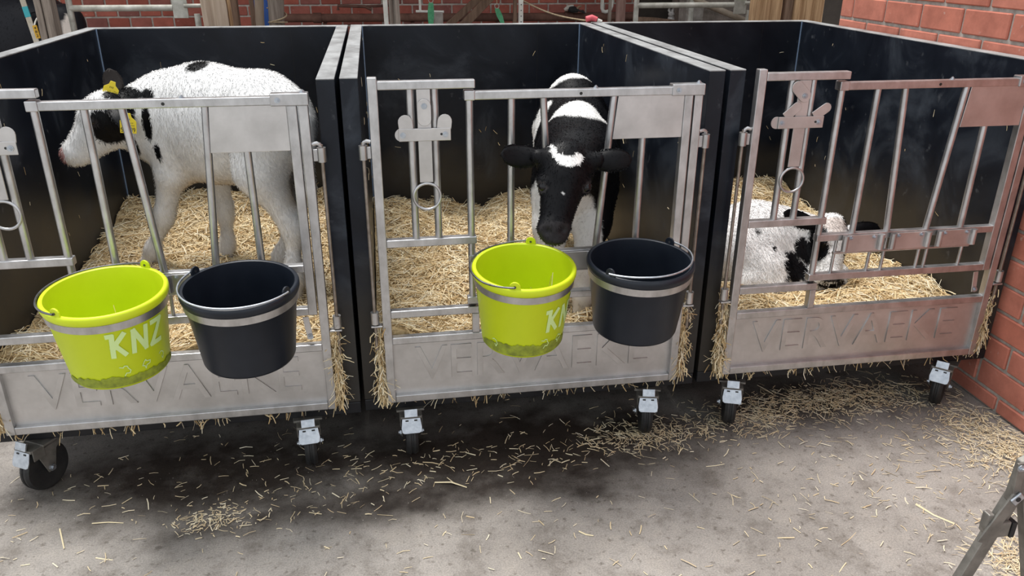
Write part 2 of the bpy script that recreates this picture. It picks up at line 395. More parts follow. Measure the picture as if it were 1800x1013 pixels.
def build_gate(pen, gx, gy, flap_up):
    """gate frame hung in front of the pen; gx, gy = local place of its lower left corner"""
    T = .026
    def P(u, z, w=0): return (gx+u, gy+w, z)
    mb = MB()
    mb.box(gx, gx+T, gy, gy+T, .22, 1.235)
    mb.box(gx+.934, gx+.960, gy, gy+T, .22, 1.168)
    mb.box(gx+T, gx+.934, gy, gy+T, .22, .2455)
    gate = mb.build('gate', GALV, pen, bevel=.0025)
    gate['label'] = 'galvanised steel front gate with bars and kick plate'
    def rail(u0, u1, z0, z1, w0=0, w1=T, name='rail', m=GALV):
        return MB().box(gx+u0, gx+u1, gy+w0, gy+w1, z0, z1).build(name, m, gate, bevel=.0025)
    rail(T, .293, 1.2015, 1.2245)                       # short upper rail
    rail(T, .292, .7455, .769)                          # rail under the latch bars
    rail(T, .297, .5165, .5405)                         # low rail
    rail(.275, .297, .4505, .5165, name='step_post')
    rail(T, .934, .427, .4505)                          # rail above the kick plate
    # swinging head frame
    rail(.268, .868, 1.1695, 1.1925)
    rail(.864, .963, 1.1675, 1.200, -.004, T+.004, name='rail_sleeve')
    rail(.262, .292, 1.1685, 1.1955, -.003, T+.003, name='rail_sleeve')
    rail(.268, .905, .687, .7095)
    rail(.262, .905, .549, .5725)
    rail(.904, .930, .549, 1.168, name='inner_post')
    rail(.270, .2865, .541, .549, .005, .021, name='stop_pad', m=RUBBER)
    def bar(u0, z0, u1, z1, r=.0105, w=.013, name='bar', m=GALV):
        return MB().cyl(P(u0, z0, w), P(u1, z1, w), r, n=16).build(name, m, gate, smooth=40)
    bar(.1138, .767, .1138, 1.203); bar(.1806, .767, .1806, 1.203)
    bar(.278, .5725, .277, 1.171)
    bar(.3965, .708, .3965, 1.171)
    bar(.5200, .708, .4880, 1.171)
    bar(.6610, .708, .6955, 1.171)
    bar(.7880, .708, .7880, 1.0475)
    # identification plate
    MB().prism([(.668+.026*1.0, 1.046), (.9035, 1.046), (.9035, 1.1705), (.7055, 1.1705)], (gx, gy+.004, 0), (1,0,0), (0,0,1), .003).build('blank_plate', SHEET, gate, bevel=.0008, seg=1)
    # kick plate with pressed lettering
    MB().box(gx+T, gx+.934, gy+.017, gy+.020, .240, .432).build('kick_plate', SHEET, gate)
    fit_text('VERVAEKE', .765, .118, 'pressed_lettering', SHEET, gate, (gx+.094, gy+.0165, .290), depth=1.0)
    # bucket hooks
    for u0, u1 in ((.3625, .4886), (.5317, .6581), (.700, .8244)):
        MB().box(gx+u0-.006, gx+u1+.006, gy-.008, gy-.003, .649, .706).build('hook_plate', SHEET, gate, bevel=.001, seg=1)
        for uu in (u0, u1):
            MB().cyl(P(uu, .655, -.012), P(uu, .707, -.012), .010, n=16).build('hook_sleeve', GALV, gate, smooth=40)
        for uu in (u0+.022, u1-.022):
            b = MB(); hexbolt(b, P(uu, .697, -.008), .005); b.build('bolt', ZINC, gate)
    for u in (.3436, .4715, .5234, .6520, .6813, .8108):
        bar(u, .571, u+.003, .688, .0052)
    bar(.338, .6425, .832, .6425, .0052, .010)
    # latch slide
    MB().box(gx+.131, gx+.169, gy+.000, gy+.004, .940, 1.2015).build('latch_slide', SHEET, gate, bevel=.001, seg=1)
    MB().tube(circle_pts(P(.1505, .898, .002), .0385, (1,0,0), (0,0,1), 36), .0042, 8, closed=True).build('pull_ring', GALV, gate, smooth=60)
    MB().box(gx+.0775, gx+.2225, gy-.006, gy-.002, 1.0605, 1.0960).build('latch_crossbar', SHEET, gate, bevel=.0015)
    MB().prism([(.018*math.cos(a), .018*math.sin(a)) for a in np.linspace(0, 2*math.pi, 20, endpoint=False)], P(.085 if not flap_up else .074, 1.078, .0005), (1,0,0), (0,0,1), .003).build('latch_disc', SHEET, gate)
    for u in (.089, .207):
        b = MB(); hexbolt(b, P(u, 1.078, -.006), .0055); b.build('bolt', ZINC, gate)
    MB().cyl(P(.196, 1.079, -.0062), P(.196, 1.079, -.0066), .0035, n=12).build('bolt_hole', RUBBER, gate)
    if flap_up:
        tabs = [((.098, 1.094), (.74, 0, .67)), ((.190, 1.094), (.82, 0, .57))]
    else:
        tabs = [((.099, 1.094), (-.10, 0, 1)), ((.204, 1.094), (.12, 0, 1))]
    for (u, z), d in tabs:
        d = Vector(d).normalized(); ex = Vector((0, 1, 0)).cross(d)
        L, W = (.060, .030) if flap_up else (.040, .040)
        MB().prism(rounded_tab(W, L), P(u, z, -.003), ex, d, .003).build('latch_tab', SHEET, gate, bevel=.0008, seg=1)
    d = Vector((-.72, 0, .69)) if flap_up else Vector((0, 0, -1))
    ex = Vector((0, 1, 0)).cross(d)
    fl = [(.019*math.cos(a), -.0+.019*math.sin(a)) for a in np.linspace(math.pi, 2*math.pi, 10)] + [(.019*math.cos(a), .036+.019*math.sin(a)) for a in np.linspace(0, math.pi, 10)]
    MB().prism(fl, P(.1505, 1.157, -.004), ex, d, .003).build('latch_flap', SHEET, gate, bevel=.0008, seg=1)
    b = MB(); hexbolt(b, P(.1505, 1.157, -.006), .0055); b.build('bolt', ZINC, gate)
    b = MB(); hexbolt(b, P(.883, 1.183, -.004), .005); b.build('bolt', ZINC, gate)
    MB().cyl(P(.594, 1.1805, .0005), P(.594, 1.1805, -.0004), .0045, n=14).build('bolt_hole', RUBBER, gate)
    b = MB(); hexbolt(b, P(.640, 1.192, .013), .005, ax=(0,0,1)); b.build('bolt', ZINC, gate)
    b = MB(); hexbolt(b, P(.948, 1.199, .013), .006, ax=(0,0,1)); b.build('bolt', ZINC, gate)
    # drop catch inside the low right corner
    MB().prism([(-.009, 0), (.009, 0), (.009, .075), (-.009, .075)], P(.902, .465, .014), (1,0,.12), (-.12,0,1), .003).build('drop_catch', SHEET, gate, bevel=.003)
    b = MB(); hexbolt(b, P(.902, .474, .011), .006); b.build('bolt', ZINC, gate)
    # hinge and latch rods at both sides
    for u, sg in ((-.0225, 1), (.9845, -1)):
        e = -.001 if sg > 0 else .961
        MB().tube([P(u, 1.058, .012), P(u, .41, .012)], .0052, 10).build('hinge_rod', ROD, gate, smooth=40)
        MB().cyl(P(u, 1.010, .012), P(u, 1.050, .012), .0125, n=18).build('hinge_sleeve', GALV, gate, smooth=40)
        MB().cyl(P(u, .499, .012), P(u, .538, .012), .0125, n=18).build('hinge_sleeve', GALV, gate, smooth=40)
        MB().tube([P(u, 1.052, .012), P(u+.004*sg, 1.060, .010), P(u+.010*sg, 1.063, .009), P(e, 1.060, .008)], .0052, 8).build('hinge_pin', GALV, gate, smooth=40)
        MB().box(gx+min(u-.013*sg, e), gx+max(u-.013*sg, e), gy, gy+.024, .489, .495).build('hinge_lug', GALV, gate, bevel=.0015)
        MB().box(gx+min(u, e), gx+max(u, e), gy+.008, gy+.016, 1.012, 1.046).build('hinge_lug', GALV, gate, bevel=.0015)
    return gate

def build_caster(pen, x, y, ang, rear=False):
    """swivel caster whose wheel stands on the floor at local (x, y); ang turns it about the vertical"""
    R = .076
    ca, sa = math.cos(ang), math.sin(ang)
    def Q(a, b, z): return (x + a*ca - b*sa, y + a*sa + b*ca, z)       # a = axle direction, b = rolling direction
    def qbox(mb, a0, a1, b0, b1, z0, z1):
        vs = [Q(a, b, z) for z in (z0, z1) for a, b in ((a0,b0),(a1,b0),(a1,b1),(a0,b1))]
        return mb.add(vs, [(0,3,2,1),(4,5,6,7),(0,1,5,4),(1,2,6,5),(2,3,7,6),(3,0,4,7)])
    mb = MB()
    qbox(mb, -.045, .045, -.02, .075, .164, .171)
    for s in (-1, 1):
        ex = Vector((0*ca - 1*sa, 0*sa + 1*ca, 0))
        poly = [(-.012, R-.012), (.012, R-.012), (.030, .13), (.060, .150), (.060, .166), (-.020, .166), (-.035, .135)]
        mb.prism(poly, Q(s*.030, 0, 0), ex, (0,0,1), .004)
    qbox(mb, -.032, .032, -.02, .062, .150, .158)
    mb.cyl(Q(0, .028, .156), Q(0, .028, .167), .030, n=20)
    ca_o = mb.build('caster', STEELDK, pen, bevel=.0012, seg=1)
    n = 40; w = .019
    prof = [(.030, -w*.8), (R-.020, -w), (R-.006, -w), (R, -w*.55), (R, -w*.22), (R-.003, -w*.14), (R-.003, w*.14), (R, w*.22), (R, w*.55), (R-.006, w), (R-.020, w), (.030, w*.8)]
    vs = []; fs = []
    for r, a in prof:
        for k in range(n):
            t = 2*math.pi*k/n; vs.append(Q(a, r*math.cos(t), R + r*math.sin(t)))
    m = len(prof)
    for i in range(m-1):
        for k in range(n): fs.append((i*n+k, i*n+(k+1) % n, (i+1)*n+(k+1) % n, (i+1)*n+k))
    fs.append(tuple(range(n))[::-1]); fs.append(tuple((m-1)*n+k for k in range(n)))
    MB().add(vs, fs).build('wheel', RUBBER, ca_o, smooth=30)
    for s in (-1, 1):
        MB().cyl(Q(s*.032, 0, R), Q(s*.037, 0, R), .011, n=6).cyl(Q(s*.0365, 0, R), Q(s*.042, 0, R), .006, n=10).build('axle_bolt', ZINC, ca_o)
    # brake: housing, upper tab, lower pedal, all on the outer side
    p = MB(); qbox(p, -.034, .034, -.056, -.020, .157, .166)
    qbox(p, -.036, -.032, -.052, -.01, .128, .166); qbox(p, .032, .036, -.052, -.01, .128, .166)
    p.build('brake_housing', STEELDK, ca_o, bevel=.002)
    ex = Vector(Q(1,0,0)) - Vector(Q(0,0,0)); oy = Vector(Q(0,-1,0)) - Vector(Q(0,0,0))
    up = (Vector((0,0,1)) - oy*.40).normalized()
    MB().prism([(-.021,0),(.021,0),(.021,.026),(-.021,.026)], Q(0,-.060,.167), ex, up, .007).build('release_tab', ZINC, ca_o, bevel=.0015)
    dn = (Vector((0,0,-1)) + oy*.42).normalized()
    MB().prism([(-.029,0),(.029,0),(.033,.030),(.031,.045),(.024,.049),(-.024,.049),(-.031,.045),(-.033,.030)], Q(0,-.056,.160), ex, dn, .004).build('brake_pedal', ZINC, ca_o, bevel=.0012)
    h = MB()
    for s in (-1, 1): h.prism([(-.005,-.0025),(.005,-.0025),(.005,.0025),(-.005,.0025)], Vector(Q(s*.014,-.056,.160)) + dn*.007 + (oy+Vector((0,0,.6))).normalized()*.0022, ex, dn, .0012)
    h.build('pedal_slot', RUBBER, ca_o)

def build_pen(loc, label, gate_off, casters, flap_up):
    pen = empty('calf_pen', loc, label, 'calf pen', 'row of three calf pens')
    MB().box(-PT, PW+PT, 0, PD+PT, ZB, .213).build('base_frame', FRAMEM, pen, bevel=.003)
    for x0, x1 in ((-PT, 0), (PW, PW+PT)):
        sp = MB().box(x0, x1, 0, PD+PT-.0005, .2145, ZT-.004).build('side_panel', PANEL, pen, bevel=.0015)
        MB().box(x0, x1, 0, PD+PT, ZT-.004, ZT).build('top_edge', CAPM, sp, bevel=.001, seg=1)
    bp = MB().box(.0005, PW-.0005, PD, PD+PT-.0005, .2145, ZT-.004).build('back_panel', PANEL, pen, bevel=.0015)
    MB().box(0, PW, PD, PD+PT, ZT-.004, ZT).build('top_edge', CAPM, bp, bevel=.001, seg=1)
    for x in (.0025, PW-.0025):
        MB().box(x-.0022, x+.0022, PD-.0045, PD-.0003, .215, ZT-.004).build('corner_bead', STRIP, bp)
    # joint between two boards of the back
    MB().box(PW*.80-.0008, PW*.80+.0008, PD-.0012, PD+.001, .215, ZT-.006).build('board_joint', FRAMEM, bp)
    build_gate(pen, gate_off[0], gate_off[1], flap_up)
    for x, y, a in casters: build_caster(pen, x, y, a)
    for x in (.10, PW-.10): build_caster(pen, x, PD-.08, math.pi)
    return pen
pen_L = build_pen((-1.1784, 2.2516, 0), 'calf pen with the white calf standing sideways, leftmost of the row', (.033, -.0445), [(.090, .006, -.52), (.895, .006, .10)], False)
pen_M = build_pen((-.0502, 2.2604, 0), 'middle calf pen with the black-headed calf looking out through the gate', (.0248, -.0461), [(.094, .006, .02), (.905, .006, -.22)], False)
pen_R = build_pen((1.0824, 2.2659, 0), 'calf pen with no buckets on its gate, against the brick wall', (.0212, -.0442), [(.085, .006, -.35), (.912, .006, -.80)], True)

# ------------------------------------------------------------------ buckets
GREEN = noisy('lime_green_plastic', (.55,.66,.008), (.64,.76,.015), 5, .42, 0, lo=.3, hi=.75, spec=.45)
BLACKP = noisy('dark_blue_black_plastic', (.008,.011,.018), (.014,.018,.027), 9, .36, 0, spec=.36)
PRINT = plain('faded_pale_print', (.62,.80,.33), .6)
GRIME = noisy('dried_grime_on_plastic', (.16,.19,.02), (.32,.38,.03), 40, .75)
WIRE = noisy('dark_wire', (.10,.10,.11), (.2,.2,.21), 40, .4, .9)
def bucket(c, R, h, mat, tilt, label, lugs, handle, ring_pen, ring_u, dark, prints=(), grime=None):
    """c = rim centre (world); lugs = two angles; handle = angular way round the rim"""
    rb = .8*R
    o = empty('feed_bucket', c, label, 'bucket', 'feed buckets hung on the gates'); o.rotation_euler = (math.radians(tilt[0]), math.radians(tilt[1]), 0)
    def rad(z): return rb + (R-.006-rb)*(z+h)/h
    prof = [(rb-.012, -h), (rb-.003, -h+.003), (rb, -h+.010), (rad(-.03), -.030), (R-.003, -.024), (R, -.016), (R, -.006), (R-.003, -.001), (R-.008, 0), (R-.012, -.002), (R-.013, -.008), (rad(-.03)-.005, -.03), (rb-.006, -h+.014), (rb-.02, -h+.006)]
    body = MB().lathe(prof, 72).build('bucket_body', mat, o, smooth=50)
    for a in lugs:
        er = Vector((math.cos(a), math.sin(a), 0)); et = Vector((-math.sin(a), math.cos(a), 0))
        lg = MB().prism(rounded_tab(.030, .028), er*(R-.006)+Vector((0,0,-.008)), et, (0,0,1), .005).build('handle_lug', mat, o, bevel=.001)
        MB().cyl(er*(R-.010)+Vector((0,0,.006)), er*(R+.0)+Vector((0,0,.006)), .0035, n=10).build('lug_pin', WIRE, lg)
    a0, a1, zmid, rr = handle
    pts = []
    for k in range(41):
        t = k/40; a = a0 + (a1-a0)*t; e = math.sin(math.pi*t)
        pts.append((math.cos(a)*(R+.001+rr*e), math.sin(a)*(R+.001+rr*e), .006 + (zmid-.006)*min(1, e*1.6)))
    MB().tube(pts, .0028, 8).build('wire_handle', WIRE if not dark else ZINC, o, smooth=60)
    # steel band of the gate that carries the bucket
    pl = Vector(ring_pen.location)
    mb = MB(); n = 72; z0, z1 = -.048, -.026
    prof = [(rad(z0)+.0015, z0), (rad(z0)+.0045, z0), (rad(z1)+.0050, z1), (rad(z1)+.002, z1)]
    vs = []; fs = []
    for r, z in prof:
        for k in range(n): vs.append((r*math.cos(2*math.pi*k/n), r*math.sin(2*math.pi*k/n), z))
    for i in range(4):
        for k in range(n): fs.append((i*n+k, i*n+(k+1) % n, ((i+1) % 4)*n+(k+1) % n, ((i+1) % 4)*n+k))
    mb.add(vs, fs)
    rm = mb.build('bucket_ring', GALV, ring_pen, smooth=40)
    rm.location = Vector(c)-pl; rm.rotation_euler = o.rotation_euler
    am = MB()
    back = rad(-.036)+.003
    gy = (pl.y-.045) - c[1]
    for s in (-1, 1):
        am.beam((s*.060, math.sqrt(back**2-.06**2)-.004, -.037), (s*.060, gy-.012, -.060), .006, .020, ref=(0,0,1))
    am.build('ring_arm', GALV, rm, bevel=.001)
    # print wrapped round the cone
    for strokes, wd, off in prints:
        mb = MB()
        segs = []
        for st in strokes:
            for (aa, za), (ab, zb) in zip(st[:-1], st[1:]):
                L = math.hypot((ab-aa)*R, zb-za) or 1; e = wd*.38/L
                segs.append([(aa-(ab-aa)*e, za-(zb-za)*e), (ab+(ab-aa)*e, zb+(zb-za)*e)])
        for si, st in enumerate(segs):
            off2 = off + .00008*(si % 5)
            pts = []
            for (aa, za), (ab, zb) in zip(st[:-1], st[1:]):
                L = math.hypot((ab-aa)*R, zb-za); m = max(2, int(L/.004))
                for k in range(m): pts.append((aa+(ab-aa)*k/m, za+(zb-za)*k/m))
            pts.append(st[-1]); vs = []; fs = []
            for i, (a, z) in enumerate(pts):
                p, q = pts[max(i-1,0)], pts[min(i+1,len(pts)-1)]
                dx, dz = (q[0]-p[0])*R, q[1]-p[1]; L = math.hypot(dx, dz) or 1
                nx, nzz = -dz/L*wd/2, dx/L*wd/2
                for s in (-1, 1):
                    z2 = z+s*nzz; a2 = a+s*nx/R; r2 = rad(z2)+.0007+off2
                    vs.append((r2*math.cos(a2), r2*math.sin(a2), z2))
            for i in range(len(pts)-1): fs.append((2*i, 2*i+1, 2*i+3, 2*i+2))
            mb.add(vs, fs)
        mb.build('bucket_print', PRINT, body, smooth=60)
    if grime:
        a0, a1, hh, seed = grime; r_ = random.Random(seed); vs = []; fs = []; n = 90
        hs = hh
        for k in range(n+1):
            a = a0+(a1-a0)*k/n; e = math.sin(math.pi*k/n)**.35
            hs += (hh - hs)*.25 + r_.uniform(-.004, .004)
            for z in (-h+.0095, -h+.010+max(.001, hs*e)):
                r2 = rad(z)+.0005; vs.append((r2*math.cos(a), r2*math.sin(a), z))
        for k in range(n): fs.append((2*k, 2*k+2, 2*k+3, 2*k+1))
        MB().add(vs, fs).build('grime_band', GRIME, body, smooth=60)
    return o
def dg(a): return math.radians(a)
def letters(txt, a0, z0, h, wl, R, slant=0.0, gap=.010):
    """angular strokes of K, N, Z starting at angle a0 (deg), baseline z0"""
    G = {'K': [[(-.28,1),(.0,1),(0,0)], [(.75,1),(.0,.42),(.30,.42),(.80,.02)]], 'N': [[(0,0),(0,1),(.9,0),(.9,1)]], 'Z': [[(0,1),(.85,1),(0,0),(.85,0)]]}
    out = []; x = 0
    for ch in txt:
        for st in G[ch]: out.append([(dg(a0)+(x+px*wl+slant*py*h)/R, z0+py*h) for px, py in st])
        x += wl*1.0+gap
    return out
def animals(a0, z0, R, s=.03):
    horse = [(-.6,.9),(-.1,.75),(.1,1.0),(.5,.9),(.6,.5),(.9,.1),(.7,-.3),(.2,-.2),(-.1,-.6)]
    goat = [(-.5,.1),(-.2,.6),(.1,.9),(.3,.6),(.9,.5),(.8,.1),(.2,.0),(.0,-.5),(-.1,-.05),(-.5,.1)]
    sheep = [(-.4,.6),(.0,.8),(.5,.5),(.6,0),(.3,-.5),(.1,-.1)]
    out = []
    for k, sh in enumerate((horse, goat, sheep)):
        out.append([(dg(a0)+(x*s+k*.062)/R, z0+.012*k*0+y*s) for x, y in sh])
    return out
bucket((-.7252, 2.026, .7422), .154, .230, GREEN, (4, 0), 'lime green feed bucket on the gate of the white standing calf', (dg(239), dg(61)), (dg(239), dg(61), -.002, .004), pen_L, .45, False,
       [(letters('KNZ', 284, -.125, .062, .040, .154, .10, .016), .0135, 0), (animals(291, -.178, .154, .019), .0028, 0)], (dg(205), dg(372), .028, 4))
bucket((-.3904, 2.029, .7378), .154, .226, BLACKP, (4, 0), 'black feed bucket on the gate of the white standing calf', (dg(148), dg(329)), (dg(148), dg(329), .006, -.002), pen_L, .79, True)
bucket((.377, 2.033, .742), .147, .238, GREEN, (6, 0), 'lime green feed bucket below the nose of the black-headed calf', (dg(250), dg(72)), (dg(250), dg(72), -.003, .004), pen_M, .41, False,
       [(letters('KNZ', 293, -.150, .064, .040, .147, .06, .016), .0135, 0), (animals(290, -.196, .147, .019), .0028, 0),
        (letters('Z', 160, -.150, .064, .040, .147, .06, .016), .0135, 0), (animals(172, -.200, .147, .019)[2:], .0028, 0)], (dg(190), dg(350), .040, 9))
bucket((.7138, 2.027, .7436), .154, .224, BLACKP, (4, 0), 'black feed bucket on the middle gate, beside the black-headed calf', (dg(37), dg(219)), (dg(37), dg(-141), .012, -.012), pen_M, .75, True)
# ------------------------------------------------------------------ animals: one continuous skin each
def sd_cone(P, a, b, r1, r2):
    a, b = np.asarray(a, float), np.asarray(b, float)
    ba = b-a; l2 = ba@ba; rr = r1-r2; a2 = l2-rr*rr; il2 = 1/l2
    pa = P-a; y = pa@ba; z = y-l2
    x2 = ((pa*l2 - y[..., None]*ba)**2).sum(-1)
    y2 = y*y*l2; z2 = z*z*l2
    k = np.sign(rr)*rr*rr*x2
    d = (np.sqrt(np.maximum(x2*a2*il2, 0)) + y*rr)*il2 - r1
    c1 = np.sign(z)*a2*z2 > k
    c2 = np.sign(y)*a2*y2 < k
    return np.where(c1, np.sqrt(x2+z2)*il2 - r2, np.where(c2, np.sqrt(x2+y2)*il2 - r1, d))
def sd_ell(P, c, rad, R=None):
    q = P-np.asarray(c, float)
    if R is not None: q = q@R
    rad = np.asarray(rad, float)
    k0 = np.sqrt(((q/rad)**2).sum(-1)); k1 = np.sqrt(((q/rad**2)**2).sum(-1))+1e-9
    return k0*(k0-1)/k1
def squash(P, c, n, f):
    n = np.asarray(n, float); n = n/np.linalg.norm(n)
    t = (P-np.asarray(c, float))@n
    return P + (t*(1/f-1))[..., None]*n
def smin(a, b, k):
    h = np.maximum(k-np.abs(a-b), 0)/k
    return np.minimum(a, b) - h*h*k*.25
def surface_net(prims, step):
    """prims: (kind, args, k, squash, subtract)"""
    lo = np.full(3, 1e9); hi = -lo
    for p in prims:
        if p[0] == 'cone':
            for q, r in ((p[1][0], p[1][2]), (p[1][1], p[1][3])): lo = np.minimum(lo, np.array(q)-r); hi = np.maximum(hi, np.array(q)+r)
        else: lo = np.minimum(lo, np.array(p[1][0])-max(p[1][1])); hi = np.maximum(hi, np.array(p[1][0])+max(p[1][1]))
    lo -= .04; hi += .04
    n = np.ceil((hi-lo)/step).astype(int)+1
    ax = [lo[i]+np.arange(n[i])*step for i in range(3)]
    D = np.full(n, .3)
    for kind, args, k, sq, sub in prims:
        if kind == 'cone':
            bl = np.minimum(np.array(args[0])-args[2], np.array(args[1])-args[3]); bh = np.maximum(np.array(args[0])+args[2], np.array(args[1])+args[3])
        else: m_ = max(args[1]); bl = np.array(args[0])-m_; bh = np.array(args[0])+m_
        mg = .035+k*.6
        i0 = np.maximum(((bl-mg-lo)/step).astype(int), 0); i1 = np.minimum(((bh+mg-lo)/step).astype(int)+2, n)
        sl = tuple(slice(i0[i], i1[i]) for i in range(3))
        G = np.stack(np.meshgrid(*[ax[i][sl[i]] for i in range(3)], indexing='ij'), -1)
        if sq is not None: G = squash(G, *sq)
        d = sd_cone(G, *args) if kind == 'cone' else sd_ell(G, *args)
        if sub: D[sl] = -smin(-D[sl], d, k)
        else: D[sl] = smin(D[sl], d, k)
    S = D < 0
    nc = n-1
    acc = np.zeros((*nc, 3)); cnt = np.zeros(nc)
    I = np.indices(nc).transpose(1, 2, 3, 0).astype(float)
    for a in range(3):
        b, c = (a+1) % 3, (a+2) % 3
        for ob in (0, 1):
            for oc in (0, 1):
                o0 = [0, 0, 0]; o0[b] = ob; o0[c] = oc; o1 = list(o0); o1[a] = 1
                s0 = tuple(slice(o0[i], o0[i]+nc[i]) for i in range(3)); s1 = tuple(slice(o1[i], o1[i]+nc[i]) for i in range(3))
                cr = S[s0] != S[s1]
                d0, d1 = D[s0][cr], D[s1][cr]
                t = d0/(d0-d1)
                pt = I[cr] + np.array(o0, float); pt[:, a] += t
                acc[cr] += pt; cnt[cr] += 1
    act = cnt > 0
    idx = np.full(nc, -1); idx[act] = np.arange(act.sum())
    V = lo + acc[act]/cnt[act][:, None]*step
    F = []
    for a in range(3):
        b, c = (a+1) % 3, (a+2) % 3
        s0 = [slice(1, nc[i]) for i in range(3)]; s0[a] = slice(0, nc[a]); s1 = list(s0); s1[a] = slice(1, nc[a]+1)
        A, B = S[tuple(s0)], S[tuple(s1)]
        cr = np.argwhere(A != B); base = cr.copy()
        for j in range(3):
            if j != a: base[:, j] += 1
        def cell(db, dc):
            q = base.copy(); q[:, b] -= db; q[:, c] -= dc; return idx[q[:, 0], q[:, 1], q[:, 2]]
        q = np.stack([cell(1, 1), cell(0, 1), cell(0, 0), cell(1, 0)], 1)
        fl = ~A[A != B]
        q[fl] = q[fl][:, ::-1]
        F.append(q)
    return V, np.concatenate(F)
def vert_normals(V, F):
    n = np.cross(V[F[:, 2]]-V[F[:, 0]], V[F[:, 3]]-V[F[:, 1]])
    N_ = np.zeros_like(V)
    for k in range(4): np.add.at(N_, F[:, k], n)
    return N_/(np.linalg.norm(N_, axis=1)[:, None]+1e-12)
def n3(P, s, seed):
    return (fbm(P[:, 0]+P[:, 2]*.7+5, P[:, 1]-P[:, 2]*.6+9, s, seed, 3) + fbm(P[:, 2]+3, P[:, 0]*.8-P[:, 1]*.5+7, s, seed+5, 3))/2 - .5
def ear_mesh(base, tip, wdir, w, cup=.35, nu=14, nv=9, th=.005):
    """leaf-shaped cupped ear, closed shell"""
    base, tip, wdir = np.array(base, float), np.array(tip, float), np.array(wdir, float)
    L = np.linalg.norm(tip-base); d = (tip-base)/L
    wdir = wdir-d*(wdir@d); wdir /= np.linalg.norm(wdir); nn = np.cross(d, wdir)
    vs = []
    for side in (1, -1):
        for i in range(nu):
            t = i/(nu-1); hw = w/2*(.50+.50*math.sin(math.pi/2*min(1, t/.5)) if t < .5 else math.sqrt(max(0, 1-((t-.5)/.5)**2.4)))
            if i == nu-1: hw = w*.05
            for j in range(nv):
                s = -1+2*j/(nv-1)
                vs.append(base + d*L*t + wdir*hw*s + nn*(cup*w*(s*s-.5)*(.15+.85*(1-t))*.6*min(1, (1-t)*4) + .012*math.sin(math.pi*t) + side*th*(1-abs(s)**4)*.5))
    fs = []
    m = nu*nv
    for i in range(nu-1):
        for j in range(nv-1):
            a = i*nv+j; fs.append((a, a+1, a+nv+1, a+nv)); fs.append((m+a, m+a+nv, m+a+nv+1, m+a+1))
    for i in range(nu-1):
        for j in (0, nv-1):
            a = i*nv+j; q = (a, a+nv, m+a+nv, m+a); fs.append(q if j == 0 else q[::-1])
    for i in (0, nu-1):
        for j in range(nv-1):
            a = i*nv+j; q = (a, m+a, m+a+1, a+1); fs.append(q if i == 0 else q[::-1])
    return np.array(vs), np.array(fs)
def ball(c, r, n=14):
    vs = []; fs = []
    for i in range(n+1):
        t = math.pi*i/n
        for k in range(n*2):
            p = math.pi*k/n; vs.append((c[0]+r*math.sin(t)*math.cos(p), c[1]+r*math.sin(t)*math.sin(p), c[2]+r*math.cos(t)))
    m = 2*n
    for i in range(n):
        for k in range(m): fs.append((i*m+k, (i+1)*m+k, (i+1)*m+(k+1) % m, i*m+(k+1) % m))
    return np.array(vs), np.array(fs)
HIDE = attr_mat('short_coat', .5, .12)
FURM = attr_mat('coat_hairs', .38, .13)
EYEM = plain('dark_wet_eye', (.006,.005,.006), .12, 0, .35)
def col_attr(me, col, name='Col'):
    a = me.color_attributes.new(name, 'FLOAT_COLOR', 'POINT')
    c4 = np.ones((len(col), 4), np.float32); c4[:, :3] = col
    a.data.foreach_set('color', c4.reshape(-1))
